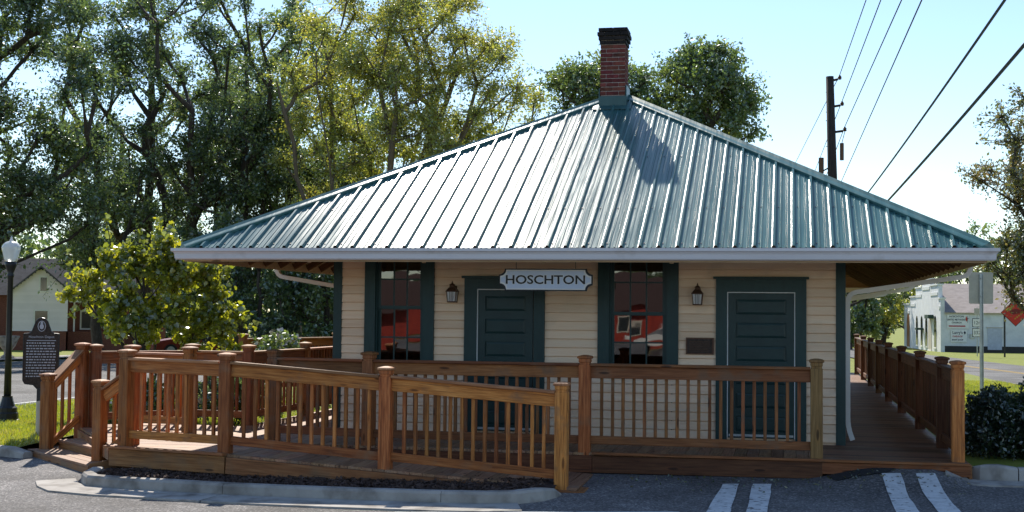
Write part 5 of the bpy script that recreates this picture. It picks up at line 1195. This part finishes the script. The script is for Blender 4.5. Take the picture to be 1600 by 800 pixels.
tree('oak_tree', 'broad dark oak filling the left edge above the lamp globe', (-34.8, 53), 19, [(-34.8, 53, 11.8, 6.0, 5.5, 6.5, 84), (-33, 52.5, 6.2, 3.6, 3, 2.0, 16)], 0.46, M['leaf_dark'], M['bark'], 0.165, 600, 1.05, 37, 0.8, group=GT)
tree('oak_tree', 'green oak leaning in from beyond the left edge', (-38.5, 49), 18, [(-38.0, 49, 11, 6, 5, 6.0, 70)], 0.42, M['leaf_mid'], M['bark'], 0.165, 520, 1.05, 41, 0.8, group=GT)
tree('oak_tree', 'lower dark tree between the white house and the redbud', (-33.2, 60.5), 10, [(-33.0, 60.5, 6.8, 3.4, 3, 3.0, 30)], 0.25, M['leaf_dark'], M['bark'], 0.16, 420, 0.9, 43, 0.7, group=GT)
tree('oak_tree', 'dense dark tree rising just left of the roof corner', (-26.5, 62), 15, [(-26.5, 62, 8.8, 3.6, 3.2, 5.0, 66)], 0.32, M['leaf_dark'], M['bark'], 0.15, 480, 0.85, 47, 0.75, group=GT)
tree('oak_tree', 'mid green tree behind the left end of the roof', (-23.0, 64), 13, [(-23.0, 64, 7.6, 4.4, 3.2, 4.6, 64)], 0.30, M['leaf_mid'], M['bark'], 0.15, 460, 0.9, 53, 0.75, group=GT)
tree('oak_tree', 'far tall green tree behind the forked oak', (-32, 84), 24, [(-32, 84, 16, 8, 5, 7.5, 70)], 0.45, M['leaf_mid'], M['bark'], 0.27, 220, 1.25, 59, 0.8, group=GT)
GW = 'wood behind the left walkway'
tree('young_tree', 'low dark tree seen between redbud and depot corner', (-22.5, 55), 7.5, [(-22.5, 55, 3.6, 2.8, 2.2, 3.0, 44)], 0.18, M['leaf_dark'], M['bark'], 0.17, 260, 0.7, 61, 0.7, group=GW)
tree('young_tree', 'low green tree directly behind the left downspout', (-19.8, 56), 7.5, [(-19.8, 56, 3.8, 2.4, 2.2, 3.2, 40)], 0.18, M['leaf_mid'], M['bark'], 0.17, 260, 0.7, 67, 0.7, group=GW)
tree('young_tree', 'low dark tree right behind the redbud crown', (-25.8, 56.5), 7, [(-25.6, 56.5, 3.6, 2.6, 2.2, 2.8, 40)], 0.18, M['leaf_dark'], M['bark'], 0.17, 260, 0.7, 71, 0.7, group=GW)
tree('young_tree', 'low dark tree in the wood farthest right, touching the depot wall edge', (-21.0, 62), 9, [(-21.0, 62, 4.4, 3.2, 2.2, 4.0, 40)], 0.2, M['leaf_dark'], M['bark'], 0.18, 260, 0.8, 73, 0.7, group=GW)
tree('golden_tree', 'tall yellow-green tree with many upright pale limbs behind the roof', (-19.2, 58), 19, [(-18.4, 58, 13.0, 4.6, 4.0, 5.2, 74), (-14.6, 57, 12.0, 3.8, 3.0, 4.4, 48), (-21, 58, 9.5, 2.6, 2.5, 3, 16)], 0.36, M['leaf_gold'], M['palebark'], 0.125, 560, 0.95, 83, 0.75, stems=8, spread=1.0, fork=0.06)
tree('golden_tree', 'smaller olive tree sloping down behind the left roof hip', (-12.6, 61), 13, [(-12.2, 61, 9.2, 3.4, 2.6, 3.6, 46), (-9.6, 61, 8.4, 2.4, 2.0, 2.2, 20)], 0.24, M['leaf_gold'], M['palebark'], 0.125, 400, 0.85, 89, 0.62, stems=3, spread=0.8, fork=0.1)
GB = 'trees behind the chimney'
tree('pecan_tree', 'dark leafy tree crown showing left of and behind the chimney', (-7.0, 55), 13, [(-7.9, 55, 11.4, 2.1, 1.8, 1.9, 34), (-5.3, 55, 10.2, 2.2, 1.8, 2.4, 34)], 0.28, M['leaf_mid'], M['bark'], 0.145, 360, 0.7, 97, 0.6, stems=2, spread=0.6, group=GB)
tree('pecan_tree', 'dark leafy tree crown standing right of the chimney', (-3.2, 53), 14, [(-3.3, 53, 10.6, 2.1, 1.9, 2.5, 52), (-3.7, 53, 7.6, 2.0, 1.8, 1.8, 18)], 0.28, M['leaf_mid'], M['bark'], 0.145, 390, 0.68, 101, 0.7, group=GB)
tree('maple_tree', 'brown-tinged tree overhanging the right edge above the diamond sign', (7.5, 40), 10, [(7.5, 40, 6.2, 2.3, 1.8, 2.5, 58), (7.2, 39.5, 3.6, 2.0, 1.4, 1.3, 34)], 0.18, M['leaf_brown'], M['bark'], 0.10, 380, 0.55, 103, 0.7)
GF = 'wood behind the white building'
for i, (lab, x, y, h, rr, mt) in enumerate((('far dark tree just right of the depot downspout', 6.6, 150, 11, 4.2, 'leaf_dark'), ('far olive tree left of the stepped facade', 10.0, 152, 10, 3.8, 'leaf_gold'), ('far green tree between the two wood trees left of the facade', 8.2, 162, 12, 4.4, 'leaf_mid'),
        ('far tree behind the stepped parapet', 14.0, 168, 13, 5, 'leaf_dark'), ('far green tree over the grey roof', 20, 160, 14, 5.5, 'leaf_mid'), ('far dark tree at the right end of the grey roof', 27, 158, 14, 5.5, 'leaf_dark'), ('small far tree at the end of the right walkway', 5.3, 128, 7.5, 2.8, 'leaf_dark'))):
    tree('woodland_tree', lab, (x, y), h, [(x, y, h*0.55-1, rr, rr, h*0.46, 50)], 0.3, M[mt], M['bark'], 0.34, 150, rr*0.26, 200+i*7, 0.7, group=GF)
tree('oak_tree', 'dark tree across the lot mirrored high in the right window', (-8, -84), 14, [(-8, -84, 8, 7, 4, 5, 40)], 0.3, M['leaf_dark'], M['bark'], 0.5, 120, 1.3, 301, 0.7)
tree('oak_tree', 'dark tree across the lot mirrored high in the left window', (-28, -84), 15, [(-28, -84, 8, 9, 4, 6, 50)], 0.3, M['leaf_dark'], M['bark'], 0.5, 120, 1.3, 307, 0.7)
# the far wood on the left, one mass behind everything
r = np.random.RandomState(77); n = 70000; cx = r.uniform(-95, -16, 60); cy = r.uniform(100, 118, 60); ch_ = r.uniform(6, 12, 60); k = r.randint(0, 60, n)
d = r.randn(n, 3); d /= np.linalg.norm(d, axis=1)[:,None]; q = r.rand(n, 1)**0.4
P = np.stack([cx[k], cy[k], ch_[k]*0.5-1.0], 1)+d*q*np.stack([ch_[k]*0.42, ch_[k]*0.3, ch_[k]*0.55], 1)
fo_ = bpy.data.objects.new('far_wood', leaf_mesh('far_wood', P, 0.6, M['leaf_dark'], r)); tag(link(fo_, None, (0,0,0)), 'dark distant wood behind the white house and the lawn', 'wood', kind='stuff')
# redbud by the landing
tree('redbud_tree', 'bushy lime-yellow redbud with heart-shaped leaves behind the landing', (-11.1, 22.2), 4.1, [(-11.0, 22.2, 2.15, 1.2, 0.95, 0.85, 46), (-11.75, 22.0, 2.9, 0.45, 0.4, 0.55, 8), (-10.95, 22.1, 3.05, 0.45, 0.4, 0.45, 7), (-10.25, 22.2, 2.75, 0.5, 0.4, 0.5, 8), (-12.25, 22.1, 2.3, 0.4, 0.4, 0.45, 7), (-9.85, 22.2, 1.75, 0.45, 0.4, 0.5, 8)], 0.085, M['leaf_lime'], M['bark'], 0.062, 190, 0.28, 111, 0.45, stems=4, spread=0.9, shape='heart', fork=0.05, twig=0.005)
# upright shoots of the redbud as part of the same thing
rbd = [o for o in bpy.data.objects if o.name.startswith('redbud_tree')][0]
r = np.random.RandomState(9); segs = []; PP = []
for (dx, dz, hx, hz) in ((-0.75, 2.6, -1.0, 3.75), (-0.15, 2.9, -0.05, 3.45), (0.35, 2.9, 0.40, 3.40), (-1.1, 2.3, -1.75, 3.05), (0.9, 2.5, 1.30, 3.2), (0.1, 2.9, 0.3, 3.6)):
    a = np.array([dx, 0, dz]); b = np.array([hx, r.randn()*0.2, hz]); segs.append((a, b, 0.012, 0.005)); k = 34; f = r.rand(k, 1); PP.append(a+(b-a)*f+r.randn(k, 3)*0.045)
for sg_ in segs:
    V, F = tubes_np([sg_], 5); link(bpy.data.objects.new('shoot', mesh_np('shoot', V, F, M['bark'])), rbd, WL[rbd.name])
sh = bpy.data.objects.new('shoot_leaves', leaf_mesh('shoot_leaves', np.concatenate(PP), 0.078, M['leaf_lime'], r, 'heart')); link(sh, rbd, WL[rbd.name]); tag(sh, kind='stuff')
# shrubs
GS = 'boxwood shrubs by the right kerb'
shrub('boxwood', 'large dark boxwood shrub at the right edge behind the kerb', (3.10, 17.35, 0.66), (0.66, 0.62, 0.56), 19000, 0.045, M['leaf_box'], 3, group=GS)
shrub('boxwood', 'small dark boxwood tucked against the front walkway post', (2.42, 17.30, 0.66), (0.34, 0.5, 0.52), 9000, 0.045, M['leaf_box'], 5, group=GS)
shrub('boxwood', 'dark boxwood half cut by the right edge of the frame', (4.25, 17.5, 0.62), (0.65, 0.62, 0.55), 13000, 0.045, M['leaf_box'], 6, group=GS)
shrub('boxwood', 'low boxwood behind the first one along the walkway rail', (2.75, 19.4, 0.55), (0.5, 0.6, 0.5), 7000, 0.05, M['leaf_box'], 8, group=GS)
GL = 'flowering shrubs round the landing'
shrub('flowering_shrub', 'pale flowering bush beside the left walkway rail', (-8.75, 22.3, 1.1), (0.55, 0.5, 0.55), 3200, 0.07, M['leaf_mid'], 12, flowers=200, group=GL)
shrub('flowering_shrub', 'low flowering shrub seen through the far stair railing', (-10.2, 18.9, 0.35), (0.5, 0.4, 0.35), 2600, 0.06, M['leaf_mid'], 14, flowers=160, group=GL)
shrub('flowering_shrub', 'leafy shrub seen through the railing behind the landing', (-8.7, 20.2, 0.6), (0.8, 0.6, 0.5), 5000, 0.07, M['leaf_dark'], 16, flowers=60, group=GL)
shrub('flowering_shrub', 'green shrub under the redbud stems', (-10.6, 20.8, 0.4), (0.9, 0.6, 0.45), 5000, 0.07, M['leaf_mid'], 18, group=GL)
